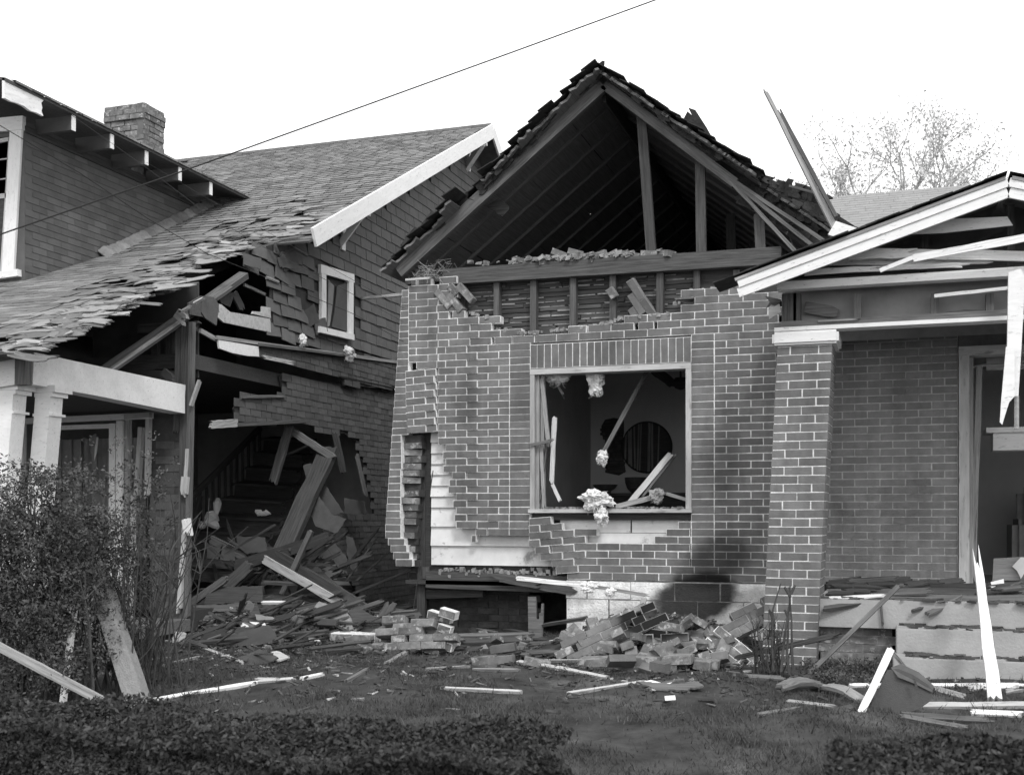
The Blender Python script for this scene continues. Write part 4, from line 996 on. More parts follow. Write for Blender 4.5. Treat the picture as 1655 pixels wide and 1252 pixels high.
fluff('insulation_tuft', atX(489, 549, XS+.12), (.03, .05, .06), 'cloth', label='small white tuft caught on the ledge below the little window', cat='insulation')
fluff('insulation_tuft', atX(565, 572, XS+.15), (.05, .09, .07), 'fluff', label='larger white tuft caught on the ledge right of the small one', cat='insulation')
# little upstairs window
sheet('dark_opening_sheet', [(526, 440), (566, 452), (566, 540), (526, 530)], None, .01, 'wood_black', gw, X=XS-.002)  # black sheet stands in for the unlit room behind the window
wf = link('window_frame', None, gw, Matrix.Translation(atX(545, 490, XS)))
def fr(nm, a, b_, w_, t=.04, m='white', X_=XS+.045): return beam(nm, atX(*a, X_), atX(*b_, X_), w_, t, m, wf, n=(1, 0, 0))
fr('casing', (524, 433), (524, 535), .11); fr('casing', (568, 447), (568, 541), .12); fr('casing', (519, 434), (573, 450), .10, X_=XS+.047); fr('sill', (518, 532), (573, 545), .07, X_=XS+.075)
fr('sash_stile', (559, 450), (559, 534), .05, .03, 'white_old', XS+.0)
sheet('torn_curtain', [(531, 452), (540, 462), (538, 490), (533, 526), (530, 528)], None, .01, 'curtain', wf, X=XS+.02)
sheet('torn_curtain', [(545, 462), (562, 456), (562, 536), (537, 528), (541, 505)], None, .01, 'tab_up', wf, X=XS+.018)
px_('rake_mould', (452, 391), (500, 380), .03, 'wood_dark', XS+.02, par=gw)
# inside shell: floors, rear and partition walls
b = MB(); bx(b, -14, XS-.05, 9.35, 15.5, 2.72, 2.86); b.build('upper_floor', 'wood_black', lh)
b = MB(); bx(b, -14, XS-.04, 9.3, 15.5, .30, .42); b.build('ground_floor', 'wood_black', lh)
b = MB(); bx(b, -14, XS-.03, 13.6, 13.7, .42, 5.2); b.build('back_partition', 'room', lh)
b = MB(); bx(b, -9.2, -9.1, 9.35, 13.6, .42, 5.0); b.build('side_partition', 'room', lh)
b = MB(); bx(b, -14, XS-.06, 9.3, 9.36, -.05, .42); bx(b, XS-.08, XS-.03, 9.3, 15.5, -.1, .32); b.build('foundation', 'brick_dark', lh)
# corner studs and the front wall under the porch
YL = 9.22
def pf(nm, a, b_, w_, m, Y=YL, par=lh, t=.05, **k): return plank(nm, at(*a, Y), at(*b_, Y), w_, t, m, par, **k)
pf('corner_stud', (308, 520), (300, 1000), .045, 'wood'); pf('corner_stud', (300, 526), (292, 1005), .09, 'wood_dark', Y=YL+.03, t=.1)
pf('corner_stud', (289, 530), (284, 700), .07, 'wood', Y=YL+.05); pf('white_strip', (301, 725), (297, 800), .02, 'white_old', Y=YL-.03); pf('white_strip', (297, 850), (288, 985), .04, 'white_old', Y=YL-.03, jag=(.05, .05))
pf('white_strip', (298, 770), (296, 795), .07, 'white_old', Y=YL-.035); pf('broken_panel', (299, 843), (302, 862), .07, 'white', Y=YL-.04, jag=(.03, .03))
pf('bent_strip', (306, 655), (319, 618), .02, 'white_old', Y=YL-.05); pf('plate', (222, 531), (318, 526), .09, 'wood_dark', Y=YL+.15)
pf('stud', (272, 531), (272, 600), .08, 'wood_dark', Y=YL+.15); pf('stud', (250, 540), (249, 600), .06, 'wood_dark', Y=YL+.15)
sheet('upper_boards', [(150, 470), (320, 455), (320, 610), (150, 600)], YL+.32, .02, 'tar', lh)
FW = link('front_wall', None, lh, Matrix.Translation((-7, YL, 1.2)))
sheet('wall_board', [(243, 640), (292, 640), (286, 1010), (243, 1010)], YL+.06, .03, 'tar', FW); sheet('wall_board', [(-500, 560), (292, 600), (292, 673), (-500, 700)], YL+.062, .03, 'tar', FW)
ms = [MB().box((0, -.006, 0), (.205, 0, .068), j=.002).mesh('siding_tab', 'tab') for _ in range(2)]
z = .3; r_ = 0
while z < 2.1:
    x = at(292, 0, YL).x-.21-(.1 if r_ % 2 else 0)
    while x > at(246, 0, YL).x-.02: 
        if R(0, 1) > .08: link('front_tab', random.choice(ms), FW, Matrix.Translation((x, YL+.058-R(0, .008), z)))
        x -= .21
    z += .072; r_ += 1
# porch window of the left house
bwn = link('porch_window', None, FW, Matrix.Translation(at(160, 840, YL)))
def pw_(nm, a, b_, w_, m='white', Y=YL, t=.05): return plank(nm, at(*a, Y), at(*b_, Y), w_, t, m, bwn, jag=(0, 0))
pw_('head_casing', (20, 681), (243, 671), .055, 'white', YL-.03); pw_('head_trim', (88, 691), (178, 688), .04); pw_('head_casing', (200, 673), (241, 670), .05, 'white_old', YL-.05)
pw_('jamb', (181, 684), (180, 1020), .07, 'white'); pw_('jamb', (192, 680), (191, 1020), .06, 'white', YL-.01); pw_('jamb', (205, 676), (203, 1020), .04, 'wood_pale', YL+.02)
pw_('jamb', (32, 680), (30, 900), .08); pw_('jamb', (85, 690), (84, 900), .05, 'wood_pale')
pw_('loose_sash', (226, 690), (219, 800), .045, 'white_old', YL+.05); pw_('loose_sash', (238, 676), (236, 800), .04, 'white_old'); pw_('bottom_rail', (165, 885), (215, 886), .03, 'white', YL-.02); pw_('sash_stile', (213, 800), (210, 1000), .03, 'white_old', YL+.02)
pw_('apron', (100, 922), (180, 918), .03, 'white', YL-.02)
b = MB(); x = at(92, 0, YL+.5).x; 
xe = at(250, 0, YL+.5).x
while x < xe: 
    w_ = R(.03, .07); b.add([(x, YL+.5+R(-.03, .03), .9), (x+w_, YL+.5+R(-.03, .03), .9), (x+w_, YL+.5+R(-.03, .03), 2.1), (x, YL+.5+R(-.03, .03), 2.1)], [(0, 1, 2, 3)]); x += w_
b.build('drapes', 'curtain', bwn)
sheet('torn_drape', [(148, 705), (155, 700), (156, 760), (150, 740), (146, 730)], YL+.3, .01, 'curtain', bwn); sheet('torn_drape', [(156, 706), (158, 706), (156, 730), (152, 745), (153, 725)], YL+.28, .01, 'cloth', bwn)
# porch beams, columns, deck
XB = -6.28
pb2 = link('porch_beam', None, lh, Matrix.Translation(atX(180, 620, XB)))
def bquad(nm, pts, n, t, m, par): c = sum(pts, Vector())/len(pts); return MB().poly([p-c for p in pts], n, t).build(nm, m, par, Matrix.Translation(c))
bquad('side_beam', [atX(55, 569, XB), atX(300, 622, XB), atX(299, 640, XB), atX(299, 668, XB), atX(150, 638, XB), atX(53, 621, XB)], (-1, 0, 0), .16, 'white', pb2)
yfb = atX(42, 600, XB).y
bquad('front_beam', [at(38, 577, yfb), at(-400, 640, yfb), at(-400, 690, yfb), at(38, 619, yfb)], (0, 1, 0), .14, 'white', pb2)
bquad('frieze', [at(40, 556, yfb), at(-300, 600, yfb), at(-300, 640, yfb), at(38, 577, yfb)], (0, 1, 0), .05, 'white_old', pb2)
beam('beam_post', atX(47, 560, XB+.0), atX(46, 622, XB), .07, .1, 'wood', pb2, n=(1, 0, 0))
plank('fallen_rafter', at(394, 440, 10.2), at(165, 597, 8.35), .10, .06, 'wood', lh); plank('fallen_rafter', at(392, 447, 10.15), at(176, 597, 8.32), .03, .02, 'wood_pale', lh); pf('rafter_block', (284, 505), (296, 516), .09, 'wood_pale', Y=9.1)
pf('white_sliver', (289, 504), (304, 495), .012, 'white', Y=9.1); pf('white_sliver', (312, 489), (326, 481), .012, 'white', Y=9.2)
pf('torn_strip', (262, 600), (276, 612), .07, 'tar', Y=9.1); 
for cu, top, lbl in ((70, 622, 1), (10, 618, 0)):
    Yc = 7.35 if lbl else 7.15; cg = link('porch_column', None, lh, Matrix.Translation(at(cu, 740, Yc)))
    P0 = at(cu, top, Yc); xw_ = .115
    def cbx(nm, u0, v0, v1, hw, sh=0):
        a = at(u0, v0, Yc); b_ = at(u0+sh, v1, Yc); vs = []
        for c_ in (b_, a):
            for dy in (-hw, hw):
                for dx in (-hw, hw): vs.append((c_.x+dx, Yc+hw+dy, c_.z))
        MB().add(vs, BF).build(nm, 'white', cg)
    cbx('capital', cu+1, top+.5, top+12, .102); cbx('capital_mould', cu, top+12.5, top+19, .088); cbx('neck', cu-1, top+19, top+46, .072, -2)
    cbx('ring', cu-3, top+46, top+50, .086); cbx('shaft', cu-3, top+50, top+330, .072, -24)
b = MB(); bx(b, -16, XS+.05, 7.1, YL, .25, .36); b.build('porch_deck', 'wood', lh)
b = MB(); bx(b, -16, XS, 7.15, 7.2, -.1, .25); bx(b, XS-.05, XS, 7.15, YL, -.1, .25); b.build('porch_skirt', 'brick_dark', lh)
b = MB(); bx(b, -16, XS-.2, 7.2, YL, 2.32, 2.36); b.build('porch_ceiling', 'wood_black', lh)
# dormer (upper storey) ------------------------------------------------------
XD, XE = -8.5, -8.02
dm = link('dormer', None, lh, Matrix.Translation((XD, 11, 4)))
yd0 = 9.62; ze = H+3.96
b = MB(); b.add([(XD, yd0, 3.3), (XD, 14, 3.3), (XD, 14, ze+.1), (XD, yd0, ze+.1), (-15, yd0, 3.3), (-15, yd0, ze+.3)], [(0, 1, 2, 3), (4, 0, 3, 5)]); b.build('sheathing', 'tab_up', dm)
for nm_, gen in (('side_tab', 1), ('front_tab', 0)):
    b = MB(); z = 3.4; r_ = 0
    while z < ze:
        y = yd0+(.11 if r_ % 2 else 0) if gen else at(45, 300, yd0).x
        if gen:
            while y < 13.4:
                if rfz(y+.1) < z+.06: b.add([(XD+.006, y, z), (XD+.006, y+.205, z), (XD+.002, y+.205, z+.066), (XD+.002, y, z+.066), (XD, y, z), (XD, y+.205, z)], [(0, 1, 2, 3), (4, 5, 1, 0)])
                y += .215
        z += .072; r_ += 1
    if b.v: b.build(nm_, 'tab_up', dm, kind='stuff')
# roof of the dormer: ridge along y, eave with white rafter tails
def dz(x): return ze+.20+(XE-x)*.26
b = MB(); y1 = 14.5
for (xa_, xb_) in ((XE, -10.6),):
    b.add([(xa_, yd0-.8, dz(xa_)), (xa_, y1, dz(xa_)), (xb_, y1+1, dz(xb_)), (xb_, yd0-.8, dz(xb_)), (xa_, yd0-.8, dz(xa_)-.03), (xa_, y1, dz(xa_)-.03), (xb_, y1+1, dz(xb_)-.03), (xb_, yd0-.8, dz(xb_)-.03)], [(0, 1, 2, 3), (7, 6, 5, 4), (0, 4, 5, 1), (3, 7, 4, 0)])
b.build('roof_deck', 'wood_dark', dm)
b = MB(); x = XE+.02
while x > -10.6:
    y = yd0-.85+R(0, .2)
    while y < 14.6: b.add([(x, y, dz(x)+.022), (x, y+.23, dz(x)+.022), (x-.15, y+.23, dz(x-.15)+.008), (x-.15, y, dz(x-.15)+.008), (x, y, dz(x)), (x, y+.23, dz(x))], [(0, 1, 2, 3), (4, 5, 1, 0)]); y += .24
    x -= .135
b.build('roof_shingle', 'roof', dm, kind='stuff')
# tails: the shade on their sides is put into the grey, caps stay white
for (u, v) in ((118, 200), (180, 229), (236, 256), (290, 281), (340, 303)):
    p = atX(u, v-4, XE-.03); bx_ = MB().box((-.45, -.025, -.075), (0, .025, .075)); Mt = Matrix.Translation((p.x, p.y, ze+.09)); bx_.build('rafter_tail', 'tab_up', dm, Mt); MB().box((.001, -.028, -.078), (.012, .028, .078)).build('tail_cap', 'white', dm, Mt)
plank('fascia', (XE-.01, yd0-.8, ze+.11), (XE-.01, atX(70, 170, XE).y, ze+.11), .20, .03, 'white', dm, n=(1, 0, 0), jag=(0, .02))
beam('frieze_board', Vector((XD+.02, yd0, ze+.02)), Vector((XD+.02, 14, ze+.02)), .07, .02, 'wood_dark', dm, n=(1, 0, 0))
# bead of swept shingles along the foot of the dormer wall
for i in range(17):
    a = i/16; u = 112+235*a; 
    yy = 10.75+(12.85-10.75)*a; p = Vector((XD+.07, yy, rfz(yy)+.05)); plank('flashing_shingle', p, p+Vector((.02, .17, .17*.5)), .14, .012, 'roof', dm, n=(.8, 0, 1), bend=.03)
# dormer front window at the left edge of the picture
dw = link('front_window', None, dm, Matrix.Translation(at(0, 320, yd0)))
def dq(nm, a, b_, w_, m='white', t=.05, Y=yd0-.02): return plank(nm, at(*a, Y), at(*b_, Y), w_, t, m, dw, jag=(0, 0))
dq('casing', (26, 196), (12, 438), .15, t=.06, Y=yd0-.03); dq('head_casing', (-120, 212), (36, 198), .14, Y=yd0-.04); dq('sill', (-120, 462), (28, 440), .07, Y=yd0-.06, t=.1)
dq('sash_rail', (-120, 330), (10, 316), .05, 'white_old'); dq('sash_rail', (-120, 250), (18, 224), .04, 'white_old'); dq('sash_stile', (16, 222), (2, 440), .035, 'white_old'); 
dq('muntin', (-100, 270), (14, 256), .012, 'white_old'); dq('muntin', (-100, 305), (12, 288), .012, 'white_old')
b = MB(); p = at(20, 220, yd0+.0); q = at(-120, 330, yd0); b.box((q.x, yd0-.0, q.z), (p.x, yd0+.006, p.z)); b.build('upper_pane', 'glass', dw)
b = MB(); q = at(10, 440, yd0); b.box((at(-120, 330, yd0).x, yd0-.004, q.z), (q.x, yd0-.002, at(0, 325, yd0).z)); b.build('lower_pane', 'wood_black', dw)
# chimney
ch = link('chimney', None, lh, Matrix.Translation((-9.4, 12.4, 5)))
c0 = at(233, 165, 12.2); Sx, Sy = .60, .42; ct = c0.z+.0; cells = []; cxx = c0.x-Sx/2
for r_ in range(16):
    z = ct-PITZ*(r_+.5)
    C_ = Matrix.Translation((cxx, 12.2+Sy/2, z)); ex_ = .035 if 0 <= r_ < 3 else 0
    for s, (wd, dp) in enumerate(((Sx, Sy), (Sy, Sx))):
        Q = C_ @ Matrix.Rotation(s*math.pi/2, 4, 'Z'); n_ = round(wd/.205); L = wd/n_
        row = [(-wd/2+L*(i+.5), L) for i in range(n_)] if r_ % 2 == s else [(-wd/2+L/4, L/2)]+[(-wd/2+L*(i+1), L) for i in range(n_-1)]+[(wd/2-L/4, L/2)]
        for xx, LL in row: cells.append((Q @ Matrix.Translation((xx+R(-.003, .003), -dp/2-ex_*(r_ > 0)*.6+R(-.006, .006), 0)), LL-.012, BH, .1))
masonry(ch, cells, m='brick_broken', mm='brick', limit=200, mortar_name='stack', jitter=.006, recess=.012)
# ================================================================== inside the hole: stair, timbers
st = thing('staircase', at(400, 860, 12.3), 'dark wooden staircase exposed inside the torn open house', 'staircase')
steps = [(300, 906, 11.4, 1.2), (302, 880, 11.65, 1.2), (308, 853, 11.9, 1.15), (350, 830, 12.12, .95), (365, 802, 12.36, .85), (386, 778, 12.6, .8), (404, 753, 12.84, .75), (418, 729, 13.08, .7), (432, 706, 13.3, .65)]
for (u, v, Y, Lw) in steps:
    p = at(u, v, Y); q = Vector((p.x+Lw, Y, p.z-.05))
    plank('tread', p, q, .28, .03, 'wood_dark', st, n=(0, -.15, 1), jag=(.01, .01)); 
    plank('riser', p+Vector((0, -.1, -.11)), q+Vector((0, -.1, -.11)), .17, .02, 'wood_black', st)
r0, r1 = at(309, 800, 11.9), at(420, 688, 13.2)
beam('handrail', r0, r1, .06, .06, 'wood_dark', st)
for i in range(12):
    a = i/11.5+.03; p = r0.lerp(r1, a); beam('baluster', p, p-Vector((0, 0, .62)), .028, .028, 'wood_dark', st)
plank('newel', at(322, 800, 11.7), at(303, 880, 11.6), .05, .05, 'wood_dark', st)
def tim(a, b_, w_, m, lbl, Ya=11.4, Yb=None, cat='board', t=.05, nm='timber', **k):
    Yb = Ya if Yb is None else Yb; jag = k.pop('jag', (.02, .03))
    return plank(nm, at(*a, Ya), at(*b_, Yb), w_, t, m, None, label=lbl, cat=cat, jag=jag, **k)
tim((466, 688), (440, 778), .09, 'wood', 'pale splintered stud hanging from the torn siding over the stairs', 11.3)
tim((470, 696), (536, 738), .075, 'wood', 'short timber slanting down right from the hanging siding sheet', 11.4)
tim((530, 722), (455, 888), .21, 'wood_dark', 'wide dark beam leaning across the middle of the hole', 11.5, 10.6, t=.07)
tim((380, 914), (530, 868), .12, 'wood_black', 'heavy charred beam lying across the foot of the leaning beam', 10.5, 10.7, t=.1)
tim((500, 860), (449, 972), .05, 'wood', 'thin light pole standing slantwise in the middle of the wreckage', 10.4, cat='pole')
tim((340, 872), (400, 902), .09, 'wood', 'short brown board lying on the lower steps', 10.9)
tim((362, 950), (402, 913), .13, 'wood_dark', 'stub of a moulded post jutting from the heap below the stairs', 10.4)
tim((305, 976), (362, 936), .07, 'wood', 'weathered stick leaning left of the heap by the corner post', 10.0)
tim((500, 905), (560, 860), .02, 'wood_dark', 'thin dark lath behind the leaning beam', 11.2)
tim((575, 735), (590, 800), .03, 'wood', 'narrow strip hanging in the torn side opening', 12.2); tim((540, 700), (553, 762), .06, 'wood_black', 'dark strap of torn lining hanging in the side opening', 11.9)
tim((425, 903), (566, 984), .085, 'white_old', 'long white-edged board sliding down from the charred beam', 10.45, 10.1, t=.03)
tim((440, 893), (590, 985), .10, 'wood_black', 'dark moulded board lying above the long white-edged one', 10.6, 10.15, t=.05)
tim((455, 738), (500, 718), .02, 'wood', 'small stick wedged behind the pale hanging stud', 11.8)
# heaps: what the wreckage lies on --------------------------------------------
HP = [(-6.1, 10.6, 1.0, .9, .30), (-5.6, 9.7, .9, .7, .16), (-4.6, 9.75, .35, .35, .20), (-2.15, 9.75, .55, .55, .27), (-1.5, 9.6, .5, .5, .22), (-2.3, 9.0, .6, .35, .07)]
def hz(x, y): return G(x, y)+sum(a*math.exp(-((x-cx)/rx_)**2-((y-cy)/ry)**2) for cx, cy, rx_, ry, a in HP)
def hit(u, v):
    r_ = ray(u, v); t = 4.
    while t < 14:
        if H+r_.z*t < hz(r_.x*t, r_.y*t): break
        t += .02
    return Vector((r_.x*t, r_.y*t, hz(r_.x*t, r_.y*t)))
HPON = True
def label_ok(l): return l is not None
def lay(name, pix, Y, n, m, lbl, cat='panel', t=.012, group=None, parent=None, bend=0):
    """a panel lying or leaning: its outline meets a plane through the middle of the outline at depth Y, normal n"""
    n = Vector(n).normalized(); uc = sum(p[0] for p in pix)/len(pix); vc = sum(p[1] for p in pix)/len(pix); c = at(uc, vc, Y); o = Vector((0, 0, H)); pts = []
    if vc > 965 and HPON:
        hc = hit(uc, vc); c = o+(hc-o)*(1-.16/(hc-o).length)
    pp = []
    for i_ in range(len(pix)):
        a_, b_ = pix[i_-1], pix[i_]; L_ = math.hypot(a_[0]-b_[0], a_[1]-b_[1]); n_ = int(L_/6) if m != 'paper' and label_ok(lbl) else 0
        pp += [(a_[0]+(b_[0]-a_[0])*k_/(n_+1)+R(-1, 1), a_[1]+(b_[1]-a_[1])*k_/(n_+1)+R(-1, 1)) for k_ in range(1, n_+1)]+[b_]
    for u, v in pp:
        r_ = ray(u, v); t_ = (c-o).dot(n)/r_.dot(n); pts.append(o+r_*t_-c)
    b = MB().poly(pts, -n, t); return b.build(name, m, parent, Matrix.Translation(c), label=lbl, cat=cat, group=group)
lay('siding_fragment', [(455, 890), (500, 905), (560, 955), (592, 984), (588, 992), (540, 965), (470, 915)], 10.4, (-.3, -.7, .6), 'tab', 'dark shingled wall fragment sliding over the long white-edged board')
lay('siding_fragment', [(488, 790), (502, 782), (535, 830), (560, 838), (545, 862), (510, 850)], 11.2, (.3, -.9, .1), 'tab', 'grey broken wall panel right of the wide leaning beam')
lay('siding_fragment', [(490, 752), (502, 748), (556, 828), (530, 832), (498, 790)], 11.4, (.3, -.9, .1), 'tar', 'long dark panel hanging behind the grey broken one')
lay('siding_fragment', [(556, 804), (590, 810), (592, 831), (557, 830)], 12.4, (.6, -.8, .1), 'tar', 'small square panel in the lower corner of the side opening')
lay('siding_fragment', [(520, 870), (530, 862), (560, 900), (562, 928), (545, 915)], 11, (.5, -.8, .1), 'tab', 'crumpled shingle fragment on the edge of the lower wall')
lay('siding_fragment', [(560, 866), (570, 868), (580, 900), (576, 930), (566, 918), (560, 890)], 11.6, (.7, -.7, .1), 'tab', 'curled strip of shingles on the edge of the lower wall')
lay('fallen_sheet', [(382, 866), (428, 868), (432, 890), (400, 895), (384, 888)], 10.9, (-.1, -.9, .4), 'tar', 'torn brown panel at the foot of the steps', 'panel')
lay('fallen_sheet', [(334, 878), (378, 894), (380, 906), (334, 902)], 10.8, (0, -.9, .3), 'tar', 'dark panel lying across the lowest steps', 'panel')
lay('fallen_sheet', [(336, 952), (352, 948), (424, 946), (425, 972), (330, 976)], 10.0, (0, -.75, .65), 'wood_dark', 'broad dark board panel on the heap below the stairs', 'panel')
lay('fallen_sheet', [(312, 978), (412, 974), (414, 988), (314, 988)], 9.7, (0, -.7, .7), 'wood', 'long round-edged board lying along the heap under the dark panel', 'board', t=.05)
lay('grey_sheet', [(501, 988), (516, 971), (556, 985), (586, 1012), (560, 1028), (520, 1008)], 9.6, (-.1, -.75, .6), 'conc_post', 'light grey sheet leaning on the right part of the heap')
lay('tar_paper', [(356, 1031), (400, 1018), (434, 1009), (444, 1020), (450, 1036), (412, 1042), (380, 1045), (373, 1064)], 9.2, (-.1, -.7, .7), 'tar', 'large curled sheet of dark roofing paper in front of the heap', 'sheet')
lay('grey_strip', [(412, 992), (440, 996), (468, 1010), (472, 1018), (450, 1018), (414, 1000)], 9.3, (0, -.7, .7), 'roof_grey', 'pale torn strip lying over the dark roofing paper', 'strip')
lay('tar_paper', [(376, 1066), (420, 1048), (450, 1062), (430, 1072), (396, 1074)], 8.9, (0, -.5, .85), 'tar', 'flat dark sheet at the near edge of the heap', 'sheet')
lay('white_paper', [(387, 1008), (393, 1006), (402, 1011), (392, 1015)], 9.3, (0, -.6, .8), 'paper', 'small white scrap on top of the dark curled sheet', 'scrap')
lay('white_paper', [(403, 1004), (428, 1006), (430, 1010), (410, 1009)], 9.35, (0, -.6, .8), 'paper', 'white folded scrap beside the pale torn strip', 'scrap')
lay('white_tile', [(425, 1059), (447, 1051), (468, 1061), (448, 1067)], 8.9, (0, -.3, 1), 'white_old', 'white square tile lying flat before the heap', 'tile')
lay('white_paper', [(498, 1029), (512, 1031), (518, 1035), (500, 1035)], 9.1, (0, -.5, .8), 'paper', 'small white slab right of the dark bar on the heap', 'scrap')
lay('fallen_sheet', [(600, 1020), (622, 1008), (624, 1040), (604, 1040)], 9.6, (-.2, -.9, .3), 'wshing', 'grey panel standing left of the broken brick lump', 'panel')
lay('dark_sheet', [(563, 985), (580, 980), (610, 1000), (618, 1018), (590, 1022), (570, 1005)], 9.9, (0, -.8, .5), 'wood_black', 'black crumpled sheet between the heap and the brick lump', 'sheet')
lay('wedge_board', [(400, 1003), (414, 972), (424, 1000)], 9.5, (0, -.9, .4), 'wood_black', 'black pointed scrap standing up in the middle of the heap', 'scrap')
lay('white_board', [(280, 1020), (300, 1022), (296, 1045), (278, 1040)], 9.1, (0, -.9, .3), 'white_old', 'small white broken panel at the foot of the corner post', 'panel')
cl = MB()
for a, b_, r_ in (((352, 806), (350, 830), .05), ((348, 828), (334, 848), .09), ((334, 846), (322, 852), .05), ((340, 840), (352, 852), .06)):
    p, q = at(*a, 11.75), at(*b_, 11.7); cl.tube([p, p.lerp(q, .3)+Vector((R(-.02, .02), -.02, 0)), p.lerp(q, .7), q], [r_*.5, r_*1.0, r_*.8, r_*.4], 7)
cl.build('white_cloth', 'cloth', label='white cloth draped over the steps in the hole', cat='cloth')
cl = MB()
for i in range(6): p = at(414+i*3, 832-R(0, 7), 12.0); cl.tube([p, p+Vector((.07, 0, R(-.03, .03)))], [.03, .01], 5)
cl.build('white_paper', 'cloth', label='crumpled white paper lying on a step right of the cloth', cat='paper')
hp_ = MB(); hx = [-7.4+.1*i for i in range(66)]; hy = [8.3+.1*i for i in range(36)]
hp_.v = [(x, y, hz(x, y)-.012+R(-.012, .012)) for y in hy for x in hx]; k_ = len(hx)
hp_.f = [(j*k_+i, j*k_+i+1, (j+1)*k_+i+1, (j+1)*k_+i) for j in range(len(hy)-1) for i in range(k_-1) if hz(hx[i], hy[j])-G(hx[i], hy[j]) > .015]
hp_.build('rubble_heap', 'soil', kind='stuff', label='dirt and fine rubble heaped along the feet of both houses', cat='rubble')
lit = MB(); lit2 = MB(); lit3 = MB()
for i in range(3300):
    if i % 3 == 0: u, v = R(290, 640), random.gauss(1020, 28)
    elif i % 3 == 1: u, v = R(200, 1655), random.gauss(1075, 32)
    else: u, v = random.gauss(1060, 90), random.gauss(1040, 30)
    if v < 960 or v > 1200: continue
    p = hit(u, v); L = R(.015, .10); w_ = R(.006, .022); a = R(0, 6.28)
    Mx = Matrix.Translation(p+Vector((0, 0, .006))) @ Euler((R(-.4, .4), R(-.4, .4), a)).to_matrix().to_4x4()
    (lit if i % 5 else (lit2 if i % 20 else lit3)).box((-L/2, -w_/2, -.003), (L/2, w_/2, R(.002, .012)), Mx, j=.004)
lit.build('splinter_litter', 'wood_dark', kind='stuff', label='dark splinters littering the ground before the houses', cat='debris')
lit2.build('chip_litter', 'brick_broken', kind='stuff', label='grey chips of brick and mortar littering the ground', cat='debris'); lit3.build('white_litter', 'white_old', kind='stuff', label='white chips of plaster and paint littering the ground', cat='debris')
# medium scraps in the left heap
for i in range(150):
    u = R(288, 632); v = random.gauss(1005, 26)
    if v > 1068 or v < 972 or (v < 985 and u > 590): continue
    p = hit(u, v); L = R(.15, .55); a = random.gauss(0, .6); q = p+Vector((L*math.cos(a), L*math.sin(a), R(-.10, .18))); p.z += R(.01, .06); q.z += .02
    plank('wood_scrap', p, q, R(.012, .035) if i % 3 else R(.05, .12), R(.006, .02), random.choice(['wood_dark', 'wood_black', 'wood_black', 'wood_dark', 'tar', 'wood_black', 'tar', 'wood_black', 'wood']), label='dark splintered board scrap in the heap before the torn shingled house', cat='scrap', group='dark splintered scraps in the left heap', n=(R(-.4, .4), -.6, .8), jag=(.03, .04))
for i in range(30):
    u = R(640, 860); v = random.gauss(1050, 10); p = hit(u, v); L = R(.12, .4); a = random.gauss(0, .4)
    plank('wood_scrap', p+Vector((0, 0, .02)), p+Vector((L*math.cos(a), L*math.sin(a), R(.02, .07))), R(.02, .06), R(.01, .02), random.choice(['wood_dark', 'wood', 'wood_black']), label='small splintered scrap on the ground before the crawl space', cat='scrap', group='splinters before the crawl space', n=(0, -.5, .8), jag=(.03, .03))
def tg(a, b_, w_, m, lbl, dza=.02, dzb=.02, cat='board', t=.025, nm='board', n=(0, -.5, 1), **k):
    p, q = hit(*a), hit(*b_); p.z += dza; q.z += dzb; jag = k.pop('jag', (.02, .04)); return plank(nm, p, q, w_, t, m, None, n=n, label=lbl, cat=cat, jag=jag, **k)
tg((320, 1046), (528, 1033), .035, 'wood_black', 'long black bar lying across the front of the left heap', .05, .08, cat='bar', nm='dark_bar')
tg((475, 1009), (600, 1024), .02, 'wood', 'thin grey rod lying on the heap before the light grey sheet', .08, .08, 'rod', nm='rod')
tg((332, 1051), (392, 1073), .03, 'white_old', 'short white stick lying before the curled dark sheet'); tg((280, 1073), (326, 1063), .02, 'wood_pale', 'pale lath by the small twiggy plant at the heap')
tg((450, 1038), (478, 1012), .05, 'wood', 'short stub leaning between the strip and the rod', .0, .1); tg((480, 1003), (515, 996), .09, 'wood_dark', 'thick stub of a beam under the light grey sheet', .1, .1, t=.08)
tg((424, 992), (458, 993), .03, 'white', 'small white stick lying level on the heap', .12, .12); tg((395, 955), (450, 958), .03, 'wood', 'flat lath on the back of the heap', .2, .2); tg((425, 965), (505, 968), .05, 'wood_dark', 'long flat board at the back of the heap', .16, .16)
tg((225, 1138), (412, 1106), .035, 'white', 'long white strip lying on the lawn left of the middle'); tg((417, 1105), (470, 1100), .03, 'white_old', 'middle piece of the broken white strip on the lawn'); tg((490, 1098), (519, 1092), .035, 'white', 'short right end of the broken white strip on the lawn')
tg((415, 1101), (445, 1100), .02, 'white_old', 'thin white sliver just behind the broken white strip')
tg((626, 1073), (668, 1049), .05, 'wood_pale', 'pale short plank pointing at the broken brick lump'); tg((703, 1046), (850, 1041), .09, 'wood_dark', 'long dark timber on the ground before the crawl space', .05, .05, t=.06, nm='timber')
tg((740, 1040), (860, 1037), .05, 'wood', 'flat board lying behind the long dark timber', .08, .08); tg((757, 1023), (803, 1031), .03, 'wood', 'narrow lath leaning in the crawl space mouth', .06, .06); tg((812, 1025), (852, 1031), .03, 'wood', 'second narrow lath by the split standing plank', .06, .06)
tg((838, 1072), (915, 1084), .035, 'white_old', 'white curved strip left of the brick heap'); tg((917, 1085), (978, 1097), .03, 'white_old', 'right half of the white curved strip below the brick heap'); tg((716, 1115), (838, 1121), .02, 'white_old', 'thin broken white line of lath on the middle lawn')
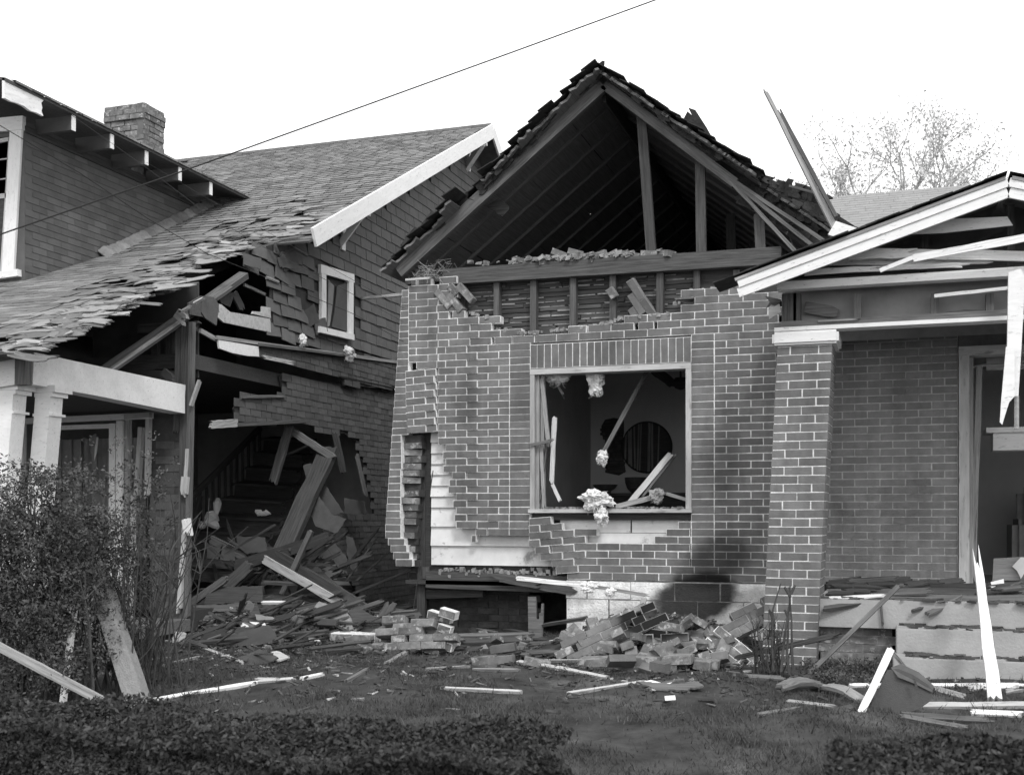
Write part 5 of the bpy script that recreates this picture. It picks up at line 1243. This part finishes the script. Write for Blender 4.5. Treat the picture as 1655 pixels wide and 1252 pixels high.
tg((920, 1123), (1042, 1104), .022, 'white_old', 'thin pale lath rising right on the lawn before the bricks'); tg((1050, 1118), (1085, 1104), .05, 'wood', 'pale rounded scrap right of the pale lath'); tg((876, 1070), (938, 1070), .015, 'wood_pale', 'very thin pale strip left of the brick heap')
tg((765, 1084), (838, 1085), .012, 'wood_pale', 'very thin strip below the pair of fallen bricks'); tg((690, 1083), (756, 1079), .012, 'wood_pale', 'very thin strip left of the pair of fallen bricks'); tg((560, 1103), (595, 1083), .03, 'wood', 'flat brown slat on the lawn, its end split')
tg((862, 1028), (945, 1019), .05, 'wood_dark', 'grey board at the foot of the white blocks', .1, .12)
lay('torn_paper', [(1038, 1101), (1052, 1098), (1074, 1104), (1086, 1102), (1076, 1108), (1066, 1110), (1052, 1104)], 8.15, (0, -.3, 1), 'paper', 'torn white paper lying below the brick heap', 'paper', t=.003)
lay('torn_paper', [(1074, 1124), (1091, 1123), (1092, 1130), (1075, 1131)], 7.75, (0, -.3, 1), 'paper', 'small white rectangle of paper on the lawn', 'paper', t=.003)
lay('pale_scrap', [(1028, 1100), (1090, 1104), (1128, 1100), (1138, 1108), (1100, 1114), (1060, 1113)], 8.0, (0, -.2, 1), 'wood', 'pale flat board scrap beside the torn paper', 'scrap')
# fallen masonry ---------------------------------------------------------------
def chk(u, v, nx, nz, rot, lbl, up=.05, d=None, **k):
    p = hit(u, v) if d is None else atD(u, v, d); p.z += up*.7 if d is None else 0; return chunk('brick_chunk', p, nx, nz, math.radians(rot), lbl, 'brick chunk', **k)
chk(985, 1052, 4, 4, 27, 'four-course chunk of mortared bricks tilting up right, left part of the heap', .16, tilt=-.5, yaw=.1, mm='mortar_dull')
chk(950, 1044, 2, 2, 30, 'small mortared chunk at the left end of the brick heap', .06, tilt=-.5)
chk(995, 1035, 3, 1, 33, 'pale row of bricks seen from its mortar side, top left of the heap', .26, m='brick_broken', tilt=-.8, mm='mortar')
chk(1045, 1050, 2, 4, -4, 'upright chunk of mortared bricks in the middle of the heap', .14, tilt=-.25, yaw=-.2)
chk(1080, 1060, 2, 3, 3, 'squared block of mortared bricks right of the middle of the heap', .1, tilt=-.15, yaw=.2, broken=.05)
chk(1180, 1045, 5, 3, 29, 'long slab of mortared bricks sliding from the pillar, right end of the heap', .23, tilt=-.45, yaw=.15, broken=.12)
chk(1012, 1086, 4, 2, 4, 'weathered double row of bricks in the front of the heap', .05, m='brick_broken', double=True, broken=.1)
chk(1075, 1082, 3, 2, -5, 'ragged low chunk at the front of the heap, right of the double row', .04, m='brick_broken', double=True)
chk(1120, 1078, 2, 2, 12, 'small broken chunk in the lower right of the heap', .03, tilt=-.4)
chk(985, 1072, 1, 3, -10, 'small chunk standing on end before the heap', .06, m='brick_broken')
chk(1190, 1068, 2, 3, -38, 'chunk with white mortar face leaning by the pillar foot', .07, m='brick_broken', mm='mortar', tilt=-.5)
chk(930, 1050, 2, 2, -25, 'chunk tipped left beside the grey board', .03, m='brick_broken')
chk(672, 1018, 3, 5, 4, 'large broken lump of brickwork standing left of the crawl space', .10, d=9.75, m='brick_broken', mm='mortar_dull', double=True, broken=.38, tilt=-.35)
chk(706, 1020, 1, 6, -14, 'narrow leaning remnant of brickwork right of the large lump', .08, d=9.7, m='brick_broken', broken=.3, double=True, mm='mortar')
chk(578, 1036, 2, 1, 0, 'two mortared bricks with core holes at the right edge of the left heap', .04, m='brick_broken', double=True, broken=0, mm='mortar')
def brk(u, v, yaw, tilt, lbl, m='brick', up=.03, group=None, L=BL, roll=0):
    p = hit(u, v); p.z += up
    return link('loose_brick', get_brick(m, L, BH, .095), None, Matrix.Translation(p) @ Euler((roll, tilt, yaw)).to_matrix().to_4x4(), label=lbl, cat='brick', group=group)
brk(812, 1062, .15, -.15, 'upper brick of the pair lying on the lawn before the crawl space', up=.07); brk(808, 1074, .1, -.12, 'lower brick of the pair lying on the lawn before the crawl space', up=.03); brk(783, 1074, .4, -.1, 'brick end touching the pair on the lawn', 'brick_broken')
brk(868, 1078, .3, .2, 'pale lone brick on the white curved strip', 'brick_broken')
for i in range(62):
    u = random.gauss(1070, 75); v = random.gauss(1052, 20)
    if u > 1222 or v > 1102 or v < 1004: continue
    brk(u, v, R(0, 6), R(-.8, .8), 'loose broken brick lying among the mortared chunks of the heap', random.choice(['brick', 'brick_broken', 'brick_broken']), R(.02, .10), 'loose bricks in the brick heap', BL*random.choice([1, 1, .6, .45]), R(-.8, .8))
for i in range(22):
    u = R(630, 860); v = random.gauss(1040, 9); brk(u, v, R(0, 6), R(-.6, .6), 'broken brick on the ground before the crawl space', random.choice(['brick_broken', 'brick_broken', 'brick_dark']), R(.0, .03), 'broken bricks before the crawl space', BL*R(.3, .8), R(-.8, .8))
for i in range(9):
    brk(R(540, 640), random.gauss(1045, 8), R(0, 6), R(-.4, .4), 'broken brick between the left heap and the brick lump', 'brick_broken', .02, 'bricks beside the brick lump', BL*R(.3, .7))
# right hand wreckage -----------------------------------------------------------
def tr(a, da, b_, db, w_, m, lbl, cat='board', t=.025, nm='board', jag=(.02, .04), n=(0, -1, .3), **k): return plank(nm, atD(*a, da), atD(*b_, db), w_, t, m, None, n=n, label=lbl, cat=cat, jag=jag, **k)
tr((1306, 1089), 8.3, (1452, 946), 8.55, .032, 'wood', 'long grey pole leaning from the lawn onto the porch slab', 'pole', t=.03, jag=(0, 0))
tr((1190, 1062), 8.6, (1352, 1025), 8.2, .035, 'wood_dark', 'dark branch lying across the foot of the pillar', 'branch')
tr((1608, 1126), 7.35, (1580, 900), 8.1, .085, 'white', 'broken white post leaning on the porch steps', 'post', t=.06, nm='broken_post', jag=(.02, .14), taper=.6)
tr((1613, 1120), 7.4, (1596, 985), 7.9, .03, 'wood', 'bare splinter along the right side of the broken white post', 'splinter', nm='splinter')
z_ = zf
def tp(a, b_, w_, m, lbl, dz=.02, nm='board', cat='board', Y0=9.4, Y1=9.4, **k): return plank(nm, at(*a, Y0), at(*b_, Y1), w_, .025, m, None, n=(0, -.5, 1), label=lbl, cat=cat, jag=(.02, .05), **k)
tp((1331, 966), (1430, 961), .04, 'white', 'short white strip on the porch slab beside the pillar'); tp((1332, 981), (1422, 967), .05, 'wood_dark', 'dark board hanging over the edge of the porch slab', Y0=9.2, Y1=9.3)
tp((1425, 966), (1700, 966), .10, 'wood', 'long floor board lying along the porch slab', Y0=9.42, Y1=9.42); tp((1440, 955), (1700, 958), .12, 'wood_dark', 'broad dark board behind the long floor board', Y0=9.7, Y1=9.7)
tp((1590, 950), (1700, 944), .04, 'white', 'white strip on the porch floor at the doorway', Y0=9.9, Y1=9.9); tp((1440, 943), (1560, 955), .05, 'wood', 'split board slanting on the porch floor before the brick wall', Y0=10.1, Y1=9.8)
tp((1500, 990), (1550, 966), .05, 'wood', 'splintered lath hanging off the slab above the steps', Y0=9.2, Y1=9.35); tp((1476, 985), (1505, 975), .02, 'wood_dark', 'bent dark rod hanging over the slab edge', Y0=9.2, Y1=9.3)
tp((1640, 958), (1668, 915), .04, 'wood_dark', 'dark stick leaning on the pale board in the doorway', Y0=9.9, Y1=10.4); tp((1424, 975), (1427, 1008), .015, 'metal', 'thin bent metal strap hanging from the slab edge', Y0=9.22, Y1=9.22, cat='strap', nm='strap')
lay('white_scrap', [(1601, 940), (1622, 935), (1624, 948), (1604, 950)], 10.1, (0, -.6, .8), 'paper', 'small white block of plaster on the porch floor left of the doorway strips', 'scrap')
lay('dark_sheet', [(1415, 935), (1440, 933), (1460, 956), (1430, 960)], 10.2, (0, -.8, .6), 'wood_dark', 'dark torn panel against the foot of the porch wall', 'panel')
for i in range(46):
    u = R(1335, 1655); Y_ = R(9.4, 10.5); p = Vector((at(u, 900, Y_).x, Y_, z_+R(.01, .10))); L = R(.1, .6); a = random.gauss(0, .3)
    plank('porch_scrap', p, p+Vector((L*math.cos(a), L*math.sin(a), R(-.02, .05))), R(.02, .10), .015, random.choice(['wood_dark', 'wood_black', 'wood', 'wood_dark', 'tar']), n=(0, -.5, 1), label='dark splintered scrap lying on the porch floor', cat='scrap', group='dark scraps on the porch floor', jag=(.03, .04))
def tg2(a, b_, w_, m, lbl, **k): return tg(a, b_, w_, m, lbl, **k)
tg2((1376, 1111), (1655, 1110), .035, 'white', 'long white strip on the ground at the foot of the steps'); tg2((1484, 1143), (1720, 1142), .05, 'white_old', 'long pale board on the lawn right of the bent screen')
tg2((1570, 1116), (1640, 1112), .05, 'white', 'short white board right of the broken white post', nm='board'); tg2((1262, 1121), (1330, 1117), .08, 'wood', 'warped pale board left of the bent screen', bend=.04, dza=.05, dzb=.05); tg2((1330, 1118), (1392, 1137), .07, 'wood_pale', 'warped pale board touching the bent screen', bend=.03, dza=.05, dzb=.03)
tg2((1256, 1121), (1335, 1112), .06, 'wood_black', 'black board behind the warped pale one', dza=.02); tg2((1272, 1136), (1345, 1145), .03, 'wood_pale', 'thin pale slat before the warped boards'); tg2((1456, 1162), (1560, 1180), .04, 'wood', 'grey slat on the lawn below the bent screen'); tg2((1462, 1160), (1600, 1168), .05, 'wood_dark', 'dark weathered board behind the grey slat')
tg2((1570, 1155), (1655, 1158), .05, 'white', 'bright white plank at the right edge of the lawn'); tg2((1512, 1117), (1558, 1130), .06, 'wood_pale', 'short pale board between the screen and the white post', ); tg2((1626, 1122), (1645, 1118), .04, 'wood_pale', 'small pale block at the right edge by the steps')
tg2((1205, 1096), (1270, 1100), .05, 'wood', 'weathered board beside the bare twigs at the pillar'); tg2((1280, 1098), (1372, 1096), .05, 'wood_dark', 'dark board along the foot of the porch base'); tg2((1276, 1102), (1302, 1108), .05, 'wood', 'short board end by the pillar foot'); tg2((1225, 1158), (1290, 1148), .025, 'wood', 'thin stick on the worn lawn before the pillar')
# bent window screen
ws = thing('bent_screen', hit(1400, 1175), 'bent window screen with white frame and torn dark mesh standing on the lawn', 'screen')
plank('frame_side', atD(1440, 1048, 7.25), atD(1378, 1181, 6.95), .045, .02, 'white', ws, n=(0, -1, .2)); plank('frame_side', atD(1441, 1050, 7.25), atD(1478, 1098, 7.6), .022, .02, 'white_old', ws, n=(0, -1, .2)); plank('frame_stub', atD(1383, 1143, 7.15), atD(1365, 1176, 7.0), .05, .04, 'wood_dark', ws)
HPON = False
lay('mesh', [(1434, 1082), (1452, 1080), (1476, 1090), (1500, 1106), (1508, 1116), (1504, 1132), (1484, 1146), (1450, 1157), (1418, 1168), (1391, 1175)], 7.45, (-.15, -.9, .35), 'screen', None, None, t=.003, parent=ws)
lay('mesh', [(1440, 1078), (1456, 1072), (1486, 1086), (1510, 1108), (1506, 1118), (1478, 1104), (1452, 1094)], 7.5, (.2, -.5, .8), 'metal', None, None, t=.003, parent=ws)
lay('mesh', [(1474, 1094), (1478, 1093), (1484, 1112), (1481, 1113)], 7.40, (-.15, -.9, .35), 'wood_black', None, None, t=.003, parent=ws)
MB().tube([atD(1382, 1140, 7.15), atD(1372, 1160, 7.1), atD(1364, 1179, 7.0)], [.03, .028, .024], 8).build('rolled_mesh', 'screen', ws)
lay('mesh', [(1334, 1153), (1350, 1143), (1374, 1137), (1380, 1142), (1366, 1156), (1350, 1156)], 7.3, (0, -.4, .9), 'wood_black', None, None, t=.004, parent=ws)  # black flat stands in for the shaded mouth of the roll
# left foreground boards
tr((220, 1141), 7.55, (143, 900), 8.3, .125, 'conc_post', 'thick grey post leaning left among the bush stems', 'post', t=.12, nm='leaning_post', jag=(0, .01), n=(.3, -1, .1))
tr((100, 1132), 7.5, (124, 935), 8.1, .04, 'white', 'thin white stake leaning behind the big bush', 'stake', nm='stake'); tr((182, 1142), 7.2, (-60, 1015), 7.0, .05, 'wood_pale', 'long pale rail slanting down from the left edge', 'rail', t=.05, nm='rail', jag=(.01, .01))
tr((120, 955), 8.9, (150, 1010), 8.7, .02, 'white_old', 'thin white slat crossing behind the leaning post', 'slat'); tr((100, 920), 9.0, (160, 912), 8.9, .03, 'white_old', 'white rail end seen through the bush', 'rail')
# splintered laths caught between the leaning timbers inside the hole
for i in range(46):
    u, v = R(318, 575), R(893, 965); Y_ = R(10.5, 11.3) if u < 500 else R(11.0, 11.6); a = random.choice([R(-.6, .5), R(1.9, 2.6), R(.6, 1.2)]); L = R(.2, .7)
    p = at(u, v, Y_); q = p+Vector((math.cos(a)*L, R(-.2, .2), math.sin(a)*L*.8))
    if q.z > 1.9 or p.x < -7.6: continue
    plank('broken_lath', p, q, R(.012, .04), R(.008, .02), random.choice(['wood_dark', 'wood_black', 'wood_black', 'wood_black', 'felt']), label='dark broken lath tangled among the leaning timbers in the hole', cat='lath', group='laths tangled in the torn hole', n=(R(-.5, .5), -1, R(-.2, .5)), jag=(.04, .06))
# ================================================================== PLANTS
def blob(n, c, r, power=.33):
    d = rng.normal(size=(n, 3)); d /= np.linalg.norm(d, axis=1)[:, None]; k = rng.random((n, 1))**power
    return np.array(c)+d*k*np.array(r)
def ground_of(P): return np.array([G(a, b) for a, b in P[:, :2]])
def stems(name, c, n, h, spread, r, m, parent, forks=3, kind='stuff'):
    b = MB()
    for _ in range(n):
        a = R(0, 6.28); x0 = c[0]+random.gauss(0, spread*.25); y0 = c[1]+random.gauss(0, spread*.2); p = Vector((x0, y0, G(x0, y0)-.02)); d = Vector((math.cos(a)*R(.05, .35), math.sin(a)*R(.05, .3), 1)); hh = h*R(.6, 1.1)
        pts = [p]; 
        for i in range(5): d += Vector((R(-.12, .12), R(-.12, .12), 0)); pts.append(pts[-1]+d.normalized()*hh/5)
        b.tube(pts, [r*(1-.15*i) for i in range(6)], 5)
        for _ in range(forks):
            k = random.randint(1, 4); q = pts[k]; e = Vector((R(-1, 1), R(-1, 1), R(.4, 1.4))).normalized(); L = hh*R(.15, .4); b.tube([q, q+e*L*.5+Vector((R(-.03, .03), R(-.03, .03), 0)), q+e*L], [r*.5, r*.35, r*.15], 4)
    return b.build(name, m, parent, kind=kind)
# hedge along the pavement
def hedge(name, x0, x1, y0, y1, h, n, label):
    hg = thing(name, ((x0+x1)/2, (y0+y1)/2, 0), label, 'hedge'); P = []
    nn = n; x = rng.uniform(x0, x1, nn); face = rng.random(nn); y = np.where(face < .55, rng.uniform(y0, y1, nn), y0+np.abs(rng.normal(0, .05, nn))); z = np.where(face < .55, h-np.abs(rng.normal(0, .05, nn)), rng.uniform(0, h, nn))
    lump = .045*np.sin(x*5.3)*np.sin(y*9+x*2)+.03*np.sin(x*13+y*5)+.02*np.sin(x*29); endk = np.clip(np.minimum(x-x0, x1-x)/.25, 0, 1)**.5
    yc = (y0+y1)/2; edge = 1-np.abs((y-yc)/((y1-y0)/2))**4*.25
    z = (z+lump*(z/h))*edge*(.55+.45*endk); y = yc+(y-yc)*(.6+.4*endk)+lump*.6
    P = np.stack([x, y, z], 1); quads('leaves', leaves(P, .013), 'leaf_h', hg, kind='stuff')
    # shoots sticking out
    k = nn//6; x = rng.uniform(x0+.1, x1-.1, k); y = rng.uniform(y0, y1, k); z = h+.045*np.sin(x*5.3)*np.sin(y*9+x*2)+rng.uniform(0, .05, k)-.03
    quads('shoots', leaves(np.stack([x, y, z], 1), .014), 'leaf_h', hg, kind='stuff')
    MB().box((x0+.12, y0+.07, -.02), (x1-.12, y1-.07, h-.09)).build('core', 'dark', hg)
    b = MB()
    for _ in range(160): p = Vector((R(x0+.1, x1-.1), R(y0+.05, y1-.05), 0)); b.tube([p, p+Vector((R(-.1, .1), R(-.1, .1), h*.9))], [.006, .003], 4)
    b.build('stems', 'twig', hg, kind='stuff')
hedge('hedge', -6.2, -1.12, 3.70, 4.42, .45, 210000, 'long clipped hedge across the lower left foreground, rounded end by the path')
hedge('hedge', -.33, 2.6, 3.75, 4.45, .49, 120000, 'short clipped hedge in the lower right corner of the foreground')
# big leafy bush before the porch
bc = atD(75, 1110, 8.0); bb = thing('leafy_bush', (bc.x, bc.y, .05), 'big dense small-leaved bush hiding the porch columns at the left', 'bush')
L = []
for (u, v, d, ru, rv, n) in ((20, 835, 7.8, 75, 70, 4300), (100, 850, 7.8, 70, 62, 3200), (60, 930, 7.7, 105, 95, 6000), (140, 880, 7.9, 50, 70, 3500), (10, 1000, 7.6, 90, 90, 5000), (110, 1010, 7.7, 80, 80, 1600), (-60, 900, 7.7, 100, 130, 6000), (60, 1075, 7.5, 120, 45, 2000), (40, 775, 7.8, 60, 30, 1200), (130, 775, 7.9, 40, 28, 700)):
    p = atD(u, v, d); s = d/F
    k = n//24; cs_ = blob(k, p, (ru*s, .4, rv*s), .4)
    for c_ in cs_: L.append(blob(24, c_, (.085, .085, .07), .5))
P = np.concatenate(L); P = P[P[:, 2] > .05]; quads('leaves', leaves(P, .0145), 'leaf', bb, kind='stuff')
stems('stems', (bc.x, bc.y), 46, 1.5, 1.0, .011, 'twig', bb, 4)
tb_ = atD(235, 1075, 8.3)
def shrub(name, u, v, d, n, h, spread, nl, label, r=.008, lf=(0, 0, 0, 0)):
    c = atD(u, v, d); t = thing(name, (c.x, c.y, G(c.x, c.y)), label, 'shrub'); stems('stems', (c.x, c.y), n, h, spread, r, 'twig', t, 5)
    if nl:
        L = []
        for _ in range(nl//14): p = atD(random.gauss(lf[0], lf[2]), random.gauss(lf[1], lf[3]), d+R(-.2, .2)); L.append(blob(14, p, (.06, .06, .05), .5))
        quads('leaves', leaves(np.concatenate(L), .016), 'leaf', t, kind='stuff')
    return t
shrub('twiggy_shrub', 232, 1070, 8.35, 30, 1.3, .55, 1900, 'sparse twiggy shrub with few leaves between the big bush and the corner post', lf=(215, 850, 35, 60))
shrub('twiggy_shrub', 165, 1085, 8.2, 30, 1.2, .7, 1800, 'bare-stemmed shrub behind the leaning grey post', lf=(175, 1000, 30, 70))
shrub('bare_shrub', 1245, 1092, 8.2, 26, .45, .25, 0, 'clump of bare dark stalks at the foot of the brick pillar', .007)
shrub('bare_shrub', 335, 1100, 8.3, 16, .30, .45, 0, 'small bare twiggy plant before the left heap', .005)
c = atD(1278, 1092, 8.2)
b = MB()
for (pts) in ([(1276, 1090), (1272, 1060), (1274, 1010), (1277, 945)], [(1282, 1090), (1280, 1050), (1279, 1000), (1275, 948)], [(1250, 1085), (1248, 1040), (1249, 985), (1262, 942)], [(1262, 1085), (1268, 1030), (1275, 980)], [(1275, 1000), (1268, 985)], [(1278, 960), (1285, 945)], [(1278, 965), (1268, 948)], [(1249, 1000), (1243, 985)]):
    P_ = [atD(u, v, 8.15) for u, v in pts]; b.tube(P_, [.011, .009, .007, .004][:len(P_)], 5)
b.build('bare_cane', 'twig', label='tall bare canes standing before the brick pillar', cat='canes')
# low weeds and leaves at the foot of the porch base
L = []
for _ in range(160):
    u = R(1300, 1450); v = R(1075, 1112); p = hit(u, v); L.append(blob(22, (p.x, p.y, p.z+.03), (.06, .06, .05), .5))
P = np.concatenate(L); quads('weeds', leaves(P, .013), 'leaf', kind='stuff', label='low weeds along the foot of the porch base', cat='weeds')
# tree behind the roofs
tr0 = atD(1425, 330, 30); tr_ = thing('blossoming_tree', (tr0.x, tr0.y, 0), 'spring tree with blossom and thin branches paled for haze behind the grey roof', 'tree')
tb2 = MB(); LP = []
def limb(p, d, L, r, lv):
    q = p+d*L; m_ = p.lerp(q, .5)+Vector((R(-.06, .06), R(-.06, .06), 0))*L; tb2.tube([p, m_, q], [r, r*.85, r*.65], 5)
    if lv >= 3: LP.append(blob(34, q, (.42, .42, .34), .5))
    if lv >= 2: LP.append(blob(6, m_, (.3, .3, .25), .5))
    if lv < 5:
        for _ in range(3 if lv < 3 else 2):
            e = (d+Vector((R(-1, 1), R(-1, 1), R(-.35, .7)))*(.62)).normalized(); limb(q if R(0, 1) < .7 else m_, e, L*R(.62, .85), r*.6, lv+1)
base = Vector((tr0.x, tr0.y, 0)); tb2.tube([base, base+Vector((.1, 0, 4)), base+Vector((0, 0, 7.2))], [.24, .17, .12], 8)
for a in range(6): limb(base+Vector((0, 0, 6.2+R(0, .8))), Vector((math.cos(a*1.05)*.7, math.sin(a*1.05)*.7, 1)).normalized(), 1.7, .07, 1)
tb2.build('trunk', 'twig_far', tr_); P = np.concatenate(LP); quads('crown', leaves(P, .046), 'leaf_far', tr_, kind='stuff')
# ================================================================== wires overhead
def wire(pts, r, label, grp=None):
    P_ = [atD(u, v, d) for u, v, d in pts]; return MB().tube(P_, r, 6).build('overhead_wire', 'wire', label=label, cat='wire', group=grp)
wire([(-700, 640, 6), (0, 379, 7), (320, 268, 7.3), (562, 181, 7.6), (838, 81, 8), (1057, 1, 8.3), (1500, -160, 9)], .0048, 'thick dark wire rising right across the sky above both roofs')
wire([(-400, -40, 5), (0, 203, 6), (128, 279, 6.5), (240, 354, 7), (335, 410, 7.6), (420, 444, 8.2), (573, 508, 9.3), (652, 552, 10.2)], .0022, 'lowest of the three thin wires sloping down right past the left house')
wire([(114, 185, 11.8), (238, 272, 11.4), (335, 346, 11.0), (420, 396, 10.8), (560, 470, 10.6), (652, 520, 10.4)], .0022, 'middle of the three thin wires sloping down right past the left house')
wire([(236, 262, 13), (320, 312, 12.4), (385, 348, 12), (530, 430, 11), (652, 498, 10.4)], .0018, 'uppermost of the three thin wires sloping down right past the left house')
wire([(700, 760, 10.1), (668, 985, 9.9)], .004, 'slack cord hanging down beside the corner stud')
